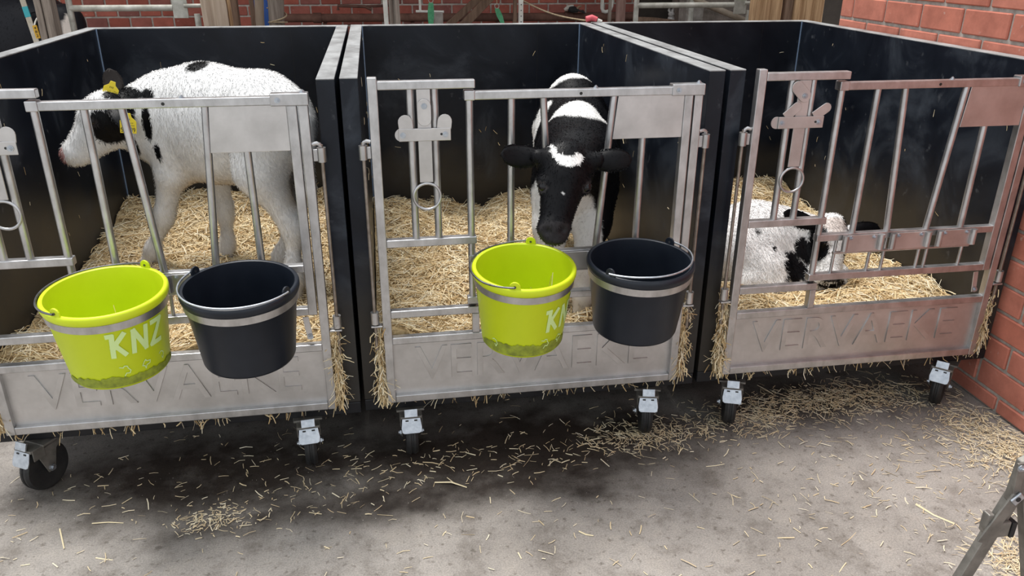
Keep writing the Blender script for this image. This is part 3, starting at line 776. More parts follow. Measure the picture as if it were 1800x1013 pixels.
def animal(name, label, cat, prims, ears, eyes, colour, step=.0075, hairs=26000, hair_len=(.008,.018), flow=(0,0,-1), loc=(0,0,0), group=None):
    V, F = surface_net(prims, step)
    nb = len(V)
    parts_v, parts_f, mats = [V], [F], [np.zeros(len(F), int)]
    col = [colour(V, 'skin')]
    o = nb
    for e in ears:
        ev, ef = ear_mesh(*e[:4], **e[4]) ; parts_v.append(ev); parts_f.append(ef+o); mats.append(np.zeros(len(ef), int)); col.append(colour(ev, 'ear')); o += len(ev)
    for c, r in eyes:
        ev, ef = ball(c, r); parts_v.append(ev); parts_f.append(ef+o); mats.append(np.ones(len(ef), int)); col.append(np.zeros((len(ev), 3))); o += len(ev)
    VV, FF, MM = np.concatenate(parts_v), np.concatenate(parts_f), np.concatenate(mats)
    L = np.array(loc, float)
    root = empty(name, loc, label, cat, group)
    me = bpy.data.meshes.new('body'); me.from_pydata((VV-L).tolist(), [], FF.tolist())
    col_attr(me, np.concatenate(col))
    body = link('body', me, [HIDE, EYEM], root)
    me.polygons.foreach_set('use_smooth', [True]*len(me.polygons)); me.polygons.foreach_set('material_index', MM.astype(np.int32))
    # coat: fine flat hairs that follow the skin and share its shading
    if ears:
        ne = sum(len(x) for x in parts_v[1:1+len(ears)]); V = VV[:nb+ne]; F = FF[MM == 0]
    NV = vert_normals(V, F)
    tri = np.concatenate([F[:, [0, 1, 2]], F[:, [0, 2, 3]]])
    ar = np.linalg.norm(np.cross(V[tri[:, 1]]-V[tri[:, 0]], V[tri[:, 2]]-V[tri[:, 0]]), axis=1)
    pick = rng.choice(len(tri), hairs, p=ar/ar.sum())
    u, v = rng.random(hairs), rng.random(hairs); fl = u+v > 1; u[fl], v[fl] = 1-u[fl], 1-v[fl]
    T = tri[pick]; w = 1-u-v
    P = V[T[:, 0]]*w[:, None] + V[T[:, 1]]*u[:, None] + V[T[:, 2]]*v[:, None]
    n = NV[T[:, 0]]*w[:, None] + NV[T[:, 1]]*u[:, None] + NV[T[:, 2]]*v[:, None]
    fw = np.array(flow, float)[None, :] + rng.normal(0, .45, (hairs, 3))
    t = fw - n*(fw*n).sum(1)[:, None]; t /= np.linalg.norm(t, axis=1)[:, None]+1e-9
    d = t + n*rng.uniform(.15, .55, (hairs, 1)); d /= np.linalg.norm(d, axis=1)[:, None]
    s = np.cross(d, n); s /= np.linalg.norm(s, axis=1)[:, None]+1e-9
    ln = rng.uniform(*hair_len, (hairs, 1)); hc = colour(P, 'hair')
    ie = T[:, 0] >= nb
    if ie.any(): hc[ie] = colour(P[ie], 'ear')*1.15; ln[ie] *= .8
    hc = hc*rng.uniform(.82, 1.12, (hairs, 1))
    wd = .0011
    mid = P + d*ln*.55 + n*.001
    tip = P + d*ln - n*ln*.12
    hv = np.stack([P-s*wd-n*.002, P+s*wd-n*.002, mid+s*wd*.8, mid-s*wd*.8, tip], 1).reshape(-1, 3)
    b = np.arange(hairs)[:, None]*5
    q4 = (b+np.array([[0, 1, 2, 3]])); q3 = (b+np.array([[3, 2, 4]]))
    hm = bpy.data.meshes.new('coat')
    hm.from_pydata((hv-L).tolist(), [], q4.tolist()+q3.tolist())
    col_attr(hm, np.repeat(np.clip(hc, 0, 1), 5, 0))
    hm.polygons.foreach_set('use_smooth', [True]*len(hm.polygons))
    hm.normals_split_custom_set_from_vertices(np.repeat(n, 5, 0).tolist())
    ho = link('coat', hm, FURM, body); ho['kind'] = 'stuff'
    return root, body
def cone(a, b, r1, r2, k=.05, sq=None, sub=False): return ('cone', (a, b, r1, r2), k, sq, sub)
def ell(c, rad, R=None, k=.04, sub=False): return ('ell', (c, rad, R), k, None, sub)
def chain(pts, k=.04): return [cone(p[0], q[0], p[1], q[1], k) for p, q in zip(pts[:-1], pts[1:])]
def blob(P, c, r, wob=.25, s=14, seed=1):
    """soft-edged mask inside an ellipsoid with a ragged border"""
    q = ((P-np.array(c))/np.array(r)); d = np.sqrt((q*q).sum(1))
    return np.clip((1 + wob*2*n3(P, s, seed) - d)/.10+.5, 0, 1)
def lay(c, m, rgb): return c*(1-m[:, None]) + np.array(rgb)*m[:, None]
WHITE, INK = (.87,.86,.85), (.0045,.0045,.0055)
# --- white calf standing sideways
AX = np.array([-.436, .29, 0.]); AX /= np.linalg.norm(AX); LAT = np.array([AX[1], -AX[0], 0.])   # body axis and its sideways direction
LAT = np.array([-AX[1], AX[0], 0.])
def calf_standing():
    bc = (-.556, 2.94, .99)
    sq = (bc, LAT, .80)
    pr = [cone((-.735,3.045,.962), (-.556,2.94,.985), .172, .182, .06, sq), cone((-.556,2.94,.985), (-.395,2.83,1.008), .182, .158, .06, sq),
          cone((-.395,2.83,1.008), (-.315,2.77,1.005), .150, .112, .06, sq),
          cone((-.36,2.80,1.09), (-.29,2.755,1.075), .055, .040, .06),
          cone((-.72,3.04,1.06), (-.62,2.975,1.09), .075, .075, .08),
          cone((-.765,3.05,.985), (-.905,3.01,1.015), .120, .072, .07), cone((-.80,3.06,.93), (-.90,3.02,.955), .085, .055, .06),
          ell((-.958,2.985,1.012), (.068,.062,.066), k=.05), cone((-.955,2.98,.998), (-1.045,2.952,.907), .064, .040, .035),
          cone((-.915,3.0,.962), (-1.035,2.955,.882), .052, .032, .03), ell((-1.064,2.945,.888), (.037,.040,.038), k=.02), ell((-1.098,2.912,.885), (.010,.008,.007), k=.008, sub=True), cone((-1.100,2.925,.862), (-1.02,2.905,.880), .004, .003, .008, None, True),
          ell((-.965,2.932,1.022), (.030,.016,.014), k=.02), ell((-.968,2.930,.990), (.026,.012,.008), k=.015), ell((-.985,3.035,1.020), (.03,.02,.02), k=.03), ell((-.925,2.99,1.07), (.04,.045,.022), k=.03)]
    pr += chain([((-.735,2.975,.90), .078), ((-.752,2.965,.80), .050), ((-.802,2.99,.655), .031), ((-.812,2.995,.62), .026), ((-.872,3.02,.51), .020), ((-.880,3.025,.49), .024), ((-.907,3.03,.435), .030)], .03)
    pr += chain([((-.665,3.09,.88), .07), ((-.622,3.11,.77), .043), ((-.618,3.125,.62), .030), ((-.618,3.128,.58), .026), ((-.622,3.128,.49), .020), ((-.626,3.125,.46), .024), ((-.640,3.115,.415), .030)], .03)
    pr += chain([((-.372,2.735,.975), .122), ((-.405,2.71,.865), .078), ((-.325,2.70,.695), .034), ((-.312,2.695,.655), .030), ((-.326,2.665,.53), .022), ((-.324,2.65,.49), .026), ((-.332,2.63,.405), .032)], .045)
    pr += chain([((-.385,2.88,.95), .11), ((-.410,2.895,.84), .078), ((-.348,2.925,.64), .035), ((-.346,2.93,.60), .031), ((-.388,2.945,.49), .021), ((-.400,2.95,.46), .025), ((-.412,2.955,.415), .030)], .045)
    pr += chain([((-.272,2.745,1.085), .028), ((-.245,2.715,1.03), .020), ((-.238,2.70,.93), .018), ((-.250,2.70,.80), .020), ((-.258,2.70,.74), .010)], .03)
    pr += [cone((-.70,3.02,.845), (-.50,2.90,.865), .07, .075, .08)]
    def colour(P, what):
        c = np.tile(np.array(WHITE), (len(P), 1))
        if what == 'ear':
            return np.where((P[:, 1] > 2.97)[:, None], np.array([[.040,.034,.032]]), np.array([[.009,.009,.010]]))
        cr = np.clip((.86-P[:, 2])/.12, 0, 1)*np.clip((P[:, 2]-.72)/.05, 0, 1)*np.clip((.13-np.abs((P-np.array(bc))@LAT))/.06, 0, 1)
        c = lay(c, cr*.75, (.62,.47,.28))
        c = lay(c, np.clip((.62-P[:, 2])/.2, 0, 1)*.35*(1+2*n3(P, 12, 4)), (.60,.50,.40))
        for cc, r, sd in [((-.915,2.925,.975), (.060,.06,.058), 1), ((-.935,2.915,1.010), (.045,.06,.040), 2), ((-.925,3.06,.98), (.05,.05,.05), 2), ((-.862,2.945,.905), (.020,.07,.048), 3),
                          ((-.790,2.93,.995), (.018,.08,.062), 4), ((-.768,2.93,.900), (.012,.08,.035), 5), ((-.850,2.99,1.085), (.075,.07,.022), 6), ((-.905,2.98,1.085), (.03,.06,.016), 7),
                          ((-.772,2.97,1.085), (.032,.06,.024), 8), ((-.593,2.95,1.17), (.050,.06,.022), 9), ((-.855,2.95,1.03), (.03,.05,.035), 11)]:
            c = lay(c, blob(P, cc, r, .22, 18, sd), INK)
        c = lay(c, blob(P, (-1.100,2.935,.890), (.030,.050,.034), .1), (.66,.36,.34))
        c = lay(c, blob(P, (-1.092,2.908,.878), (.008,.010,.006), .05), (.16,.06,.06))
        for h in ((-.905,3.03,.425), (-.634,3.12,.405), (-.322,2.63,.395), (-.410,2.955,.405)):
            c = lay(c, blob(P, h, (.05,.05,.028), .05), (.20,.16,.13))
        c = lay(c, blob(P, (-.966,2.920,1.004), (.024,.024,.020), .1), (.035,.03,.03))
        if what == 'skin': c = c*.92
        return c
    root, body = animal('calf', 'white calf with black eye patch standing sideways in its pen', 'calf', pr,
        [((-.902,3.0,1.070), (-.915,3.03,1.165), (1,.1,.2), .066, dict(cup=.3)), ((-.895,2.93,1.055), (-.840,2.875,.990), (.5,.6,.6), .062, dict(cup=.3))],
        [((-.966,2.920,1.006), .0150)], colour, hairs=42000, hair_len=(.010,.022), flow=(.35,-.2,-.9), loc=(-.58,2.93,.43), group='calves in the pens')
    TAG = plain('yellow_tag_plastic', (.78,.60,.02), .45); TXT = plain('black_tag_print', (.01,.01,.01), .6)
    L = np.array((-.58,2.93,.43))
    def etag(c, ex, ey, w, h, txt):
        c = Vector(c)-Vector(L); ex, ey = Vector(ex).normalized(), Vector(ey); ey = (ey-ex*ey.dot(ex)).normalized(); n = ex.cross(ey)
        poly = [(-w/2,-h/2),(w/2,-h/2),(w/2,h*.12),(w*.22,h*.32),(w*.16,h*.52),(-w*.16,h*.52),(-w*.22,h*.32),(-w/2,h*.12)]
        t = MB().prism(poly, c, ex, ey, .002).build('ear_tag', TAG, root, bevel=.0005, seg=1, label='yellow plastic ear tag with black printed number')
        for k, (s, hh, yy, ww) in enumerate(txt):
            me = text_mesh(s, 1.0); co = np.zeros(len(me.vertices)*3); me.vertices.foreach_get('co', co); co = co.reshape(-1, 3); mn, mx = co.min(0), co.max(0)
            x = (co[:,0]-mn[0])/(mx[0]-mn[0]); y = (co[:,1]-mn[1])/(mx[1]-mn[1]); z = co[:,2]*.1
            B = np.array([np.array(ex), np.array(ey), np.array(n)])
            q = np.stack([(x-.5)*w*ww, y*hh*h+(yy)*h, z+.0013], 1)@B + np.array(c)
            me.vertices.foreach_set('co', q.reshape(-1)); me.materials.clear(); me.name = 'tag_number'
            link('tag_number', me, TXT, t)
    etag((-.838,2.868,1.005), (.96,.02,-.10), (-.16,.12,.98), .052, .066, [('51 439', .24, -.44, .86), ('||||||||||', .06, -.13, .74), ('- -- --', .02, .02, .62), ('|||', .09, .16, .22)])
    etag((-.905,2.975,1.100), (.9,-.05,-.35), (-.30,.15,.93), .050, .060, [('51 439', .22, -.40, .86), ('|||', .10, .12, .22)])
calf_standing()

# --- black-headed calf looking out between the bars
def calf_looking():
    ax = np.array([.13, .62, 0.]); ax /= np.linalg.norm(ax); lat = np.array([-ax[1], ax[0], 0.])
    bc = (.715, 2.86, .90); sq = (bc, lat, .84)
    pr = [cone((.655,2.60,.885), (.72,2.88,.885), .150, .165, .06, sq), cone((.72,2.88,.885), (.772,3.13,.925), .165, .150, .06, sq), cone((.772,3.13,.93), (.786,3.22,.945), .140, .105, .06, sq),
          cone((.64,2.57,.80), (.66,2.62,.74), .105, .10, .06), cone((.665,2.62,.99), (.70,2.75,.985), .05, .05, .08), cone((.765,3.10,1.035), (.785,3.22,1.035), .045, .04, .06),
          cone((.545,2.215,.962), (.605,2.39,.945), .066, .088, .06), cone((.605,2.39,.945), (.655,2.57,.90), .088, .135, .07),
          ell((.508,2.145,.985), (.070,.062,.068), k=.04), cone((.500,2.112,.962), (.466,2.050,.862), .063, .041, .04), ell((.518,2.155,1.030), (.048,.040,.030), k=.035),
          cone((.512,2.155,.925), (.474,2.075,.838), .054, .034, .03), ell((.457,2.030,.846), (.047,.035,.032), k=.02),
          ell((.441,2.098,.966), (.020,.026,.014), k=.018), ell((.557,2.098,.959), (.020,.026,.014), k=.018), ell((.442,2.092,.938), (.016,.020,.008), k=.015), ell((.556,2.092,.931), (.016,.020,.008), k=.015),
          cone((.455,2.13,1.015), (.43,2.125,1.025), .028, .022, .02), cone((.575,2.13,1.003), (.60,2.125,1.010), .028, .022, .02),
          ell((.434,1.999,.850), (.012,.014,.008), k=.010, sub=True), ell((.478,1.999,.850), (.012,.014,.008), k=.010, sub=True),
          ell((.459,2.02,.820), (.034,.03,.016), k=.015)]
    pr += chain([((.580,2.56,.80), .085), ((.562,2.53,.68), .058), ((.553,2.50,.565), .040), ((.551,2.50,.53), .034), ((.548,2.485,.47), .028), ((.545,2.475,.385), .034)], .03)
    pr += chain([((.715,2.56,.80), .085), ((.705,2.52,.69), .060), ((.668,2.455,.57), .040), ((.664,2.45,.535), .034), ((.652,2.415,.46), .028), ((.648,2.40,.385), .034)], .03)
    for x, s in ((.70, -1), (.845, 1)):
        pr += chain([((x+.01,3.14,.88), .10), ((x,3.10,.78), .08), ((x+.005,3.22,.60), .042), ((x,3.215,.50), .030), ((x,3.19,.385), .034)], .04)
    pr += chain([((.79,3.29,1.02), .025), ((.80,3.32,.95), .018), ((.80,3.325,.72), .02)], .03)
    def colour(P, what):
        c = np.tile(np.array(INK), (len(P), 1))
        if what == 'ear': return np.tile(np.array((.006,.006,.007)), (len(P), 1))
        w = [((.508,2.085,1.021), (.034,.05,.012), .5, 1), ((.470,2.10,1.044), (.008,.05,.017), .4, 2), ((.484,2.09,1.029), (.014,.05,.009), .4, 15), ((.536,2.09,1.026), (.016,.05,.010), .5, 3), ((.482,2.05,.944), (.0025,.03,.004), .3, 4),
             ((.675,2.655,1.00), (.105,.13,.15), .18, 5), ((.762,3.21,1.06), (.10,.14,.10), .2, 6), ((.600,3.0,.95), (.05,.16,.20), .25, 7),
             ((.56,2.52,.70), (.085,.10,.18), .2, 8), ((.650,2.44,.60), (.075,.10,.20), .2, 9), ((.64,2.47,.72), (.05,.07,.12), .2, 10), ((.56,2.50,.45), (.12,.12,.16), .1, 12), ((.65,2.42,.45), (.12,.12,.16), .1, 13), ((.78,3.2,.5), (.2,.15,.16), .1, 14)]
        for cc, r, wb, sd in w: c = lay(c, blob(P, cc, r, wb, 16, sd), (.80,.79,.77))
        c = lay(c, np.clip((.60-P[:, 2])/.15, 0, 1)*.45*(P[:, 2] < .62)*(P[:, 1] < 2.62), (.50,.40,.28))
        c = lay(c, blob(P, (.458,2.012,.842), (.050,.03,.034), .05), (.022,.020,.021))
        for e in ((.437,2.085,.952), (.560,2.085,.945)): c = lay(c, blob(P, e, (.024,.024,.019), .1), (.040,.036,.036))
        return c
    animal('calf', 'calf with black head and white forehead mark, looking out over the green bucket', 'calf', pr,
        [((.452,2.135,1.020), (.324,2.115,1.040), (.05,.35,1), .066, dict(cup=.45)), ((.578,2.135,1.005), (.698,2.115,1.010), (-.05,.35,1), .066, dict(cup=-.45))],
        [((.4385,2.083,.952), .0155), ((.5600,2.083,.945), .0155)], colour, step=.007, hairs=36000, hair_len=(.006,.013), flow=(.02,.3,-.6), loc=(.66,2.75,.40), group='calves in the pens')
calf_looking()

# --- mottled calf lying in the straw
def calf_lying():
    pr = [cone((1.615,2.80,.44), (1.48,2.83,.445), .135, .158, .06), cone((1.48,2.83,.445), (1.335,2.85,.44), .158, .15, .06), cone((1.335,2.85,.44), (1.27,2.86,.41), .14, .11, .06),
          cone((1.60,2.82,.525), (1.45,2.84,.56), .05, .05, .08),
          cone((1.63,2.79,.46), (1.700,2.72,.51), .105, .070, .06), ell((1.700,2.675,.540), (.064,.058,.062), k=.04), cone((1.692,2.645,.515), (1.664,2.575,.425), .058, .039, .04),
          cone((1.697,2.67,.48), (1.672,2.59,.400), .050, .033, .03), ell((1.659,2.558,.408), (.042,.032,.032), k=.025), ell((1.708,2.685,.588), (.045,.036,.026), k=.03),
          ell((1.645,2.625,.540), (.020,.024,.018), k=.025), ell((1.748,2.62,.533), (.020,.024,.018), k=.025),
          ell((1.643,2.530,.412), (.008,.011,.006), k=.008, sub=True), ell((1.672,2.530,.410), (.008,.011,.006), k=.008, sub=True)]
    pr += chain([((1.60,2.72,.42), .085), ((1.53,2.665,.375), .058), ((1.62,2.615,.365), .040), ((1.70,2.60,.36), .033), ((1.73,2.60,.355), .034)], .04)
    pr += chain([((1.36,2.76,.44), .115), ((1.45,2.68,.40), .075), ((1.36,2.64,.365), .042), ((1.47,2.60,.36), .034)], .045)
    pr += chain([((1.66,2.86,.40), .08), ((1.74,2.80,.36), .045), ((1.80,2.72,.355), .034)], .04)
    def colour(P, what):
        if what == 'ear': return lay(np.tile(np.array(INK), (len(P), 1)), blob(P, (1.772,2.665,.555), (.016,.03,.02), .2), WHITE)
        c = np.tile(np.array(WHITE), (len(P), 1))
        for cc, r, wb, sd in [((1.555,2.68,.405), (.085,.10,.062), .65, 1), ((1.50,2.68,.365), (.095,.09,.035), .8, 2), ((1.60,2.70,.46), (.050,.07,.07), .45, 3), ((1.535,2.70,.445), (.045,.08,.035), .9, 16), ((1.43,2.74,.55), (.03,.05,.025), .6, 4), ((1.47,2.70,.50), (.014,.05,.012), .6, 5),
                              ((1.642,2.65,.510), (.034,.07,.085), .3, 6), ((1.738,2.62,.475), (.034,.07,.080), .3, 7), ((1.625,2.74,.46), (.04,.06,.10), .3, 13), ((1.75,2.67,.58), (.02,.06,.03), .2, 8), ((1.672,2.56,.385), (.06,.05,.018), .2, 9), ((1.660,2.54,.412), (.045,.03,.016), .2, 11)]:
            c = lay(c, blob(P, cc, r, wb, 24, sd), INK)
        c = lay(c, blob(P, (1.700,2.64,.590), (.050,.04,.030), .4, 30, 21)*.5, (.55,.42,.34))
        c = lay(c, blob(P, (1.659,2.535,.425), (.030,.03,.014), .3, 30, 22)*.7, (.10,.09,.09))
        return c
    animal('calf', 'mottled white calf lying in the straw with its head up', 'calf', pr,
        [((1.655,2.67,.575), (1.505,2.690,.632), (.05,.35,1), .062, dict(cup=.35)), ((1.755,2.665,.555), (1.905,2.665,.555), (-.05,.35,1), .062, dict(cup=-.35))],
        [((1.645,2.610,.532), .0135), ((1.746,2.606,.525), .0135)], colour, step=.007, hairs=36000, hair_len=(.010,.022), flow=(.1,-.2,-.7), loc=(1.5,2.75,.36), group='calves in the pens')
calf_lying()
# ------------------------------------------------------------------ straw
STRAW = attr_mat('cut_straw', .55, .35)
STRAWBED = noisy('packed_straw', (.30,.20,.09), (.62,.46,.25), 60, .9, bump=.6, stretch=(1,1,1), detail=8)
PAL = np.array([(.74,.57,.32), (.82,.67,.42), (.64,.46,.23), (.90,.80,.60), (.54,.37,.18), (.78,.62,.36), (.86,.74,.50)])
def ribbons(P, D, L, W, curl=.15, up=None, r=rng, pale=0.):
    """flat bent stalks: P start, D unit direction, L length, W width -> verts, quads, colours"""
    n = len(P)
    if up is None: up = np.tile(np.array([[0, 0, 1.]]), (n, 1))
    up = up + r.normal(0, .45, (n, 3))
    S = np.cross(D, up); S /= np.linalg.norm(S, axis=1)[:, None]+1e-9
    U = np.cross(S, D)
    B = r.normal(0, curl, (n, 1))*L[:, None]; B2 = r.normal(0, curl*.6, (n, 1))*L[:, None]
    p0 = P; p1 = P + D*(L*.5)[:, None] + S*B*.5 + U*B2*.3; p2 = P + D*L[:, None] + S*B*.2 - U*np.abs(B2)*.5
    w = S*(W/2)[:, None]
    ridge = U*(W*.35)[:, None]
    V = np.stack([p0-w, p0+ridge, p0+w, p1-w, p1+ridge, p1+w, p2-w*.8, p2+ridge*.8, p2+w*.8], 1).reshape(-1, 3)
    b = np.arange(n)[:, None]*9
    Q = np.concatenate([b+np.array([[i, i+1, i+4, i+3]]) for i in (0, 1, 3, 4)])
    c = PAL[r.integers(0, len(PAL), n)]*r.uniform(.75, 1.12, (n, 1)); c = c*(1-pale) + np.array([[.74, .66, .50]])*pale
    return V, Q, np.repeat(np.clip(c, 0, .95), 9, 0)
def unit(v): return v/(np.linalg.norm(v, axis=1)[:, None]+1e-9)
def join_ribbons(parts):
    V, Q, Cc = [], [], []; o = 0
    for v, q, c in parts: V.append(v); Q.append(q+o); Cc.append(c); o += len(v)
    return np.concatenate(V), np.concatenate(Q), np.concatenate(Cc)
def bedding(pen, H, label, gate_off, n=15000, clumps=((0, 1.), (1, 1.)), seed=1):
    r = np.random.default_rng(seed)
    H = np.array(H)                          # rows: depth 0,.4,.8,1.2,1.5755; columns: width
    gx_, gy_ = np.array([0, .25, .5, .75, PW]), np.array([0, .4, .8, 1.2, PD])
    x0, y0 = pen.location.x, pen.location.y
    def hgt(x, y):
        xi = np.clip(np.searchsorted(gx_, x)-1, 0, 3); yi = np.clip(np.searchsorted(gy_, y)-1, 0, 3)
        fx = np.clip((x-gx_[xi])/(gx_[xi+1]-gx_[xi]), 0, 1); fy = np.clip((y-gy_[yi])/(gy_[yi+1]-gy_[yi]), 0, 1)
        fx, fy = fx*fx*(3-2*fx), fy*fy*(3-2*fy)
        a = H[yi, xi]*(1-fx)+H[yi, xi+1]*fx; b = H[yi+1, xi]*(1-fx)+H[yi+1, xi+1]*fx
        return a*(1-fy)+b*fy + .05*(fbm(x+x0+20, y+20, 7, seed, 4)-.5)*2 - .012
    nx, ny = 60, 90
    xs = np.linspace(.004, PW-.004, nx); ys = np.linspace(-.016, PD-.004, ny)
    X, Y = np.meshgrid(xs, ys, indexing='ij'); Z = hgt(X, Y)
    V = np.stack([X, Y, Z], -1).reshape(-1, 3); idx = np.arange(nx*ny).reshape(nx, ny)
    F = np.stack([idx[:-1, :-1], idx[1:, :-1], idx[1:, 1:], idx[:-1, 1:]], -1).reshape(-1, 4)
    # skirt down to the pen floor
    ring = np.concatenate([idx[:, 0], idx[-1, 1:], idx[-2::-1, -1], idx[0, -2:0:-1]])
    low = V[ring].copy(); low[:, 2] = .2135; k = len(ring); o = len(V)
    V = np.concatenate([V, low]); a = np.arange(k); b = (a+1) % k
    F = np.concatenate([F, np.stack([ring[a], o+a, o+b, ring[b]], -1)])
    bv, bf = V, F
    # stalks on the surface
    px, py = r.uniform(.01, PW-.01, n), r.uniform(-.012, PD-.01, n)
    e = .01
    nn = unit(np.stack([-(hgt(px+e, py)-hgt(px-e, py))/(2*e), -(hgt(px, py+e)-hgt(px, py-e))/(2*e), np.ones(n)], 1))
    an = r.uniform(0, 2*np.pi, n)
    D = np.stack([np.cos(an), np.sin(an), r.normal(.02, .22, n)], 1); D = unit(D - nn*(D*nn).sum(1)[:, None]*.75)
    L = r.gamma(4, .013, n)+.015
    P = np.stack([px, py, hgt(px, py)+r.uniform(-.004, .016, n)], 1) - D*(L/2)[:, None]
    ends = P+D*L[:, None]
    ok = (P[:, 0] > .004) & (P[:, 0] < PW-.004) & (ends[:, 0] > .004) & (ends[:, 0] < PW-.004) & (P[:, 1] > -.016) & (ends[:, 1] > -.016) & (P[:, 1] < PD-.006) & (ends[:, 1] < PD-.006)
    parts = [ribbons(P[ok], D[ok], L[ok], r.uniform(.0022, .0048, ok.sum()), up=nn[ok], r=r)]
    # stalks standing up along the surface here and there
    m = 700
    px, py = r.uniform(.03, PW-.03, m), r.uniform(.0, PD-.03, m); an = r.uniform(0, 2*np.pi, m)
    D = unit(np.stack([np.cos(an), np.sin(an), r.uniform(.3, 1.3, m)], 1))
    parts.append(ribbons(np.stack([px, py, hgt(px, py)-.01], 1), D, r.uniform(.025, .07, m), r.uniform(.002, .004, m), r=r))
    # tufts squeezed out between gate and side panels
    ge = gate_off[0]
    for side, amt in clumps:
        cx = ge*.45 if side == 0 else (ge+.960+PW)/2
        m = int(330*amt)
        z = r.beta(1.2, 1.6, m)*.28*min(1, amt+.2)+.235
        spread = np.clip(1.15-(z-.19)/.34, .15, 1)
        x = cx + r.normal(0, .008, m); y = r.uniform(-.045, .0, m)
        D = unit(np.stack([r.normal(0, .30, m), -np.abs(r.normal(.16, .25, m))*spread-.02, r.normal(-.55, .55, m)], 1))
        if x0 > 1 and side == 1: D[:, 0] = -np.abs(D[:, 0])
        parts.append(ribbons(np.stack([x, y, z], 1), D, r.uniform(.015, .058, m)*(.5+.5*spread), r.uniform(.0022, .0042, m), curl=.25, r=r))
    # wisps hanging out under the bottom rail
    m = 75
    x = np.where(r.random(m) < .7, r.choice([.08, .30, .38, .55, .62, .80, .16, .93], m)*PW + r.normal(0, .03, m), r.uniform(.03, PW-.03, m)); x = np.clip(x, .02, PW-.02)
    D = unit(np.stack([r.normal(0, .55, m), -np.abs(r.normal(.35, .3, m)), r.normal(-.7, .4, m)], 1))
    parts.append(ribbons(np.stack([x, r.uniform(-.030, -.004, m), r.uniform(.205, .219, m)], 1), D, r.uniform(.010, .042, m), r.uniform(.002, .004, m), curl=.3, r=r))
    # flecks stuck to the inside of the boards
    m = 46
    w = r.integers(0, 3, m); t = r.uniform(.05, .95, m); z = r.uniform(.55, 1.2, m)
    x = np.where(w == 0, .003, np.where(w == 1, PW-.003, t*PW)); y = np.where(w == 2, PD-.004, t*PD)
    D = np.where((w == 2)[:, None], np.stack([r.normal(0, .5, m), np.zeros(m), r.normal(0, 1, m)], 1), np.stack([np.zeros(m), r.normal(0, .5, m), r.normal(0, 1, m)], 1)); D = unit(D)
    upv = np.where((w == 2)[:, None], np.array([[0, -1., 0]]), np.where((w == 0)[:, None], np.array([[1., 0, 0]]), np.array([[-1., 0, 0]])))
    parts.append(ribbons(np.stack([x, y, z], 1)+upv*.001, D, r.uniform(.008, .03, m), r.uniform(.0018, .0032, m), curl=.1, up=upv, r=r))
    sv, sq, sc = join_ribbons(parts)
    VV = np.concatenate([bv, sv]); FF = bf.tolist() + (sq+len(bv)).tolist()
    me = bpy.data.meshes.new('straw_bedding'); me.from_pydata(VV.tolist(), [], FF)
    col_attr(me, np.concatenate([np.tile([[.5, .34, .14]], (len(bv), 1)), sc]))
    mi = np.zeros(len(FF), np.int32); mi[len(bf):] = 1
    me.polygons.foreach_set('material_index', mi)
    ob = link('straw_bedding', me, [STRAWBED, STRAW]); ob.location = pen.location
    tag(ob, label, 'straw', kind='stuff')
bedding(pen_L, [[.42,.43,.45,.46,.46],[.41,.42,.43,.43,.43],[.42,.43,.43,.43,.44],[.43,.45,.45,.45,.45],[.50,.49,.49,.48,.48]], 'golden straw bedding under the white standing calf', (.033, -.0445), clumps=((0, .6), (1, 1.)), seed=31)
bedding(pen_M, [[.44,.44,.44,.43,.43],[.42,.42,.41,.40,.40],[.42,.41,.39,.39,.38],[.43,.39,.38,.40,.37],[.45,.39,.36,.42,.36]], 'golden straw bedding in the middle pen under the black-headed calf', (.0248, -.0461), clumps=((0, .8), (1, .8)), seed=32)
bedding(pen_R, [[.41,.41,.40,.40,.385],[.38,.37,.37,.37,.37],[.38,.38,.38,.35,.33],[.41,.43,.43,.41,.36],[.45,.46,.46,.46,.43]], 'golden straw bedding heaped around the lying mottled calf', (.0212, -.0442), clumps=((0, 1.), (1, .7)), seed=33)

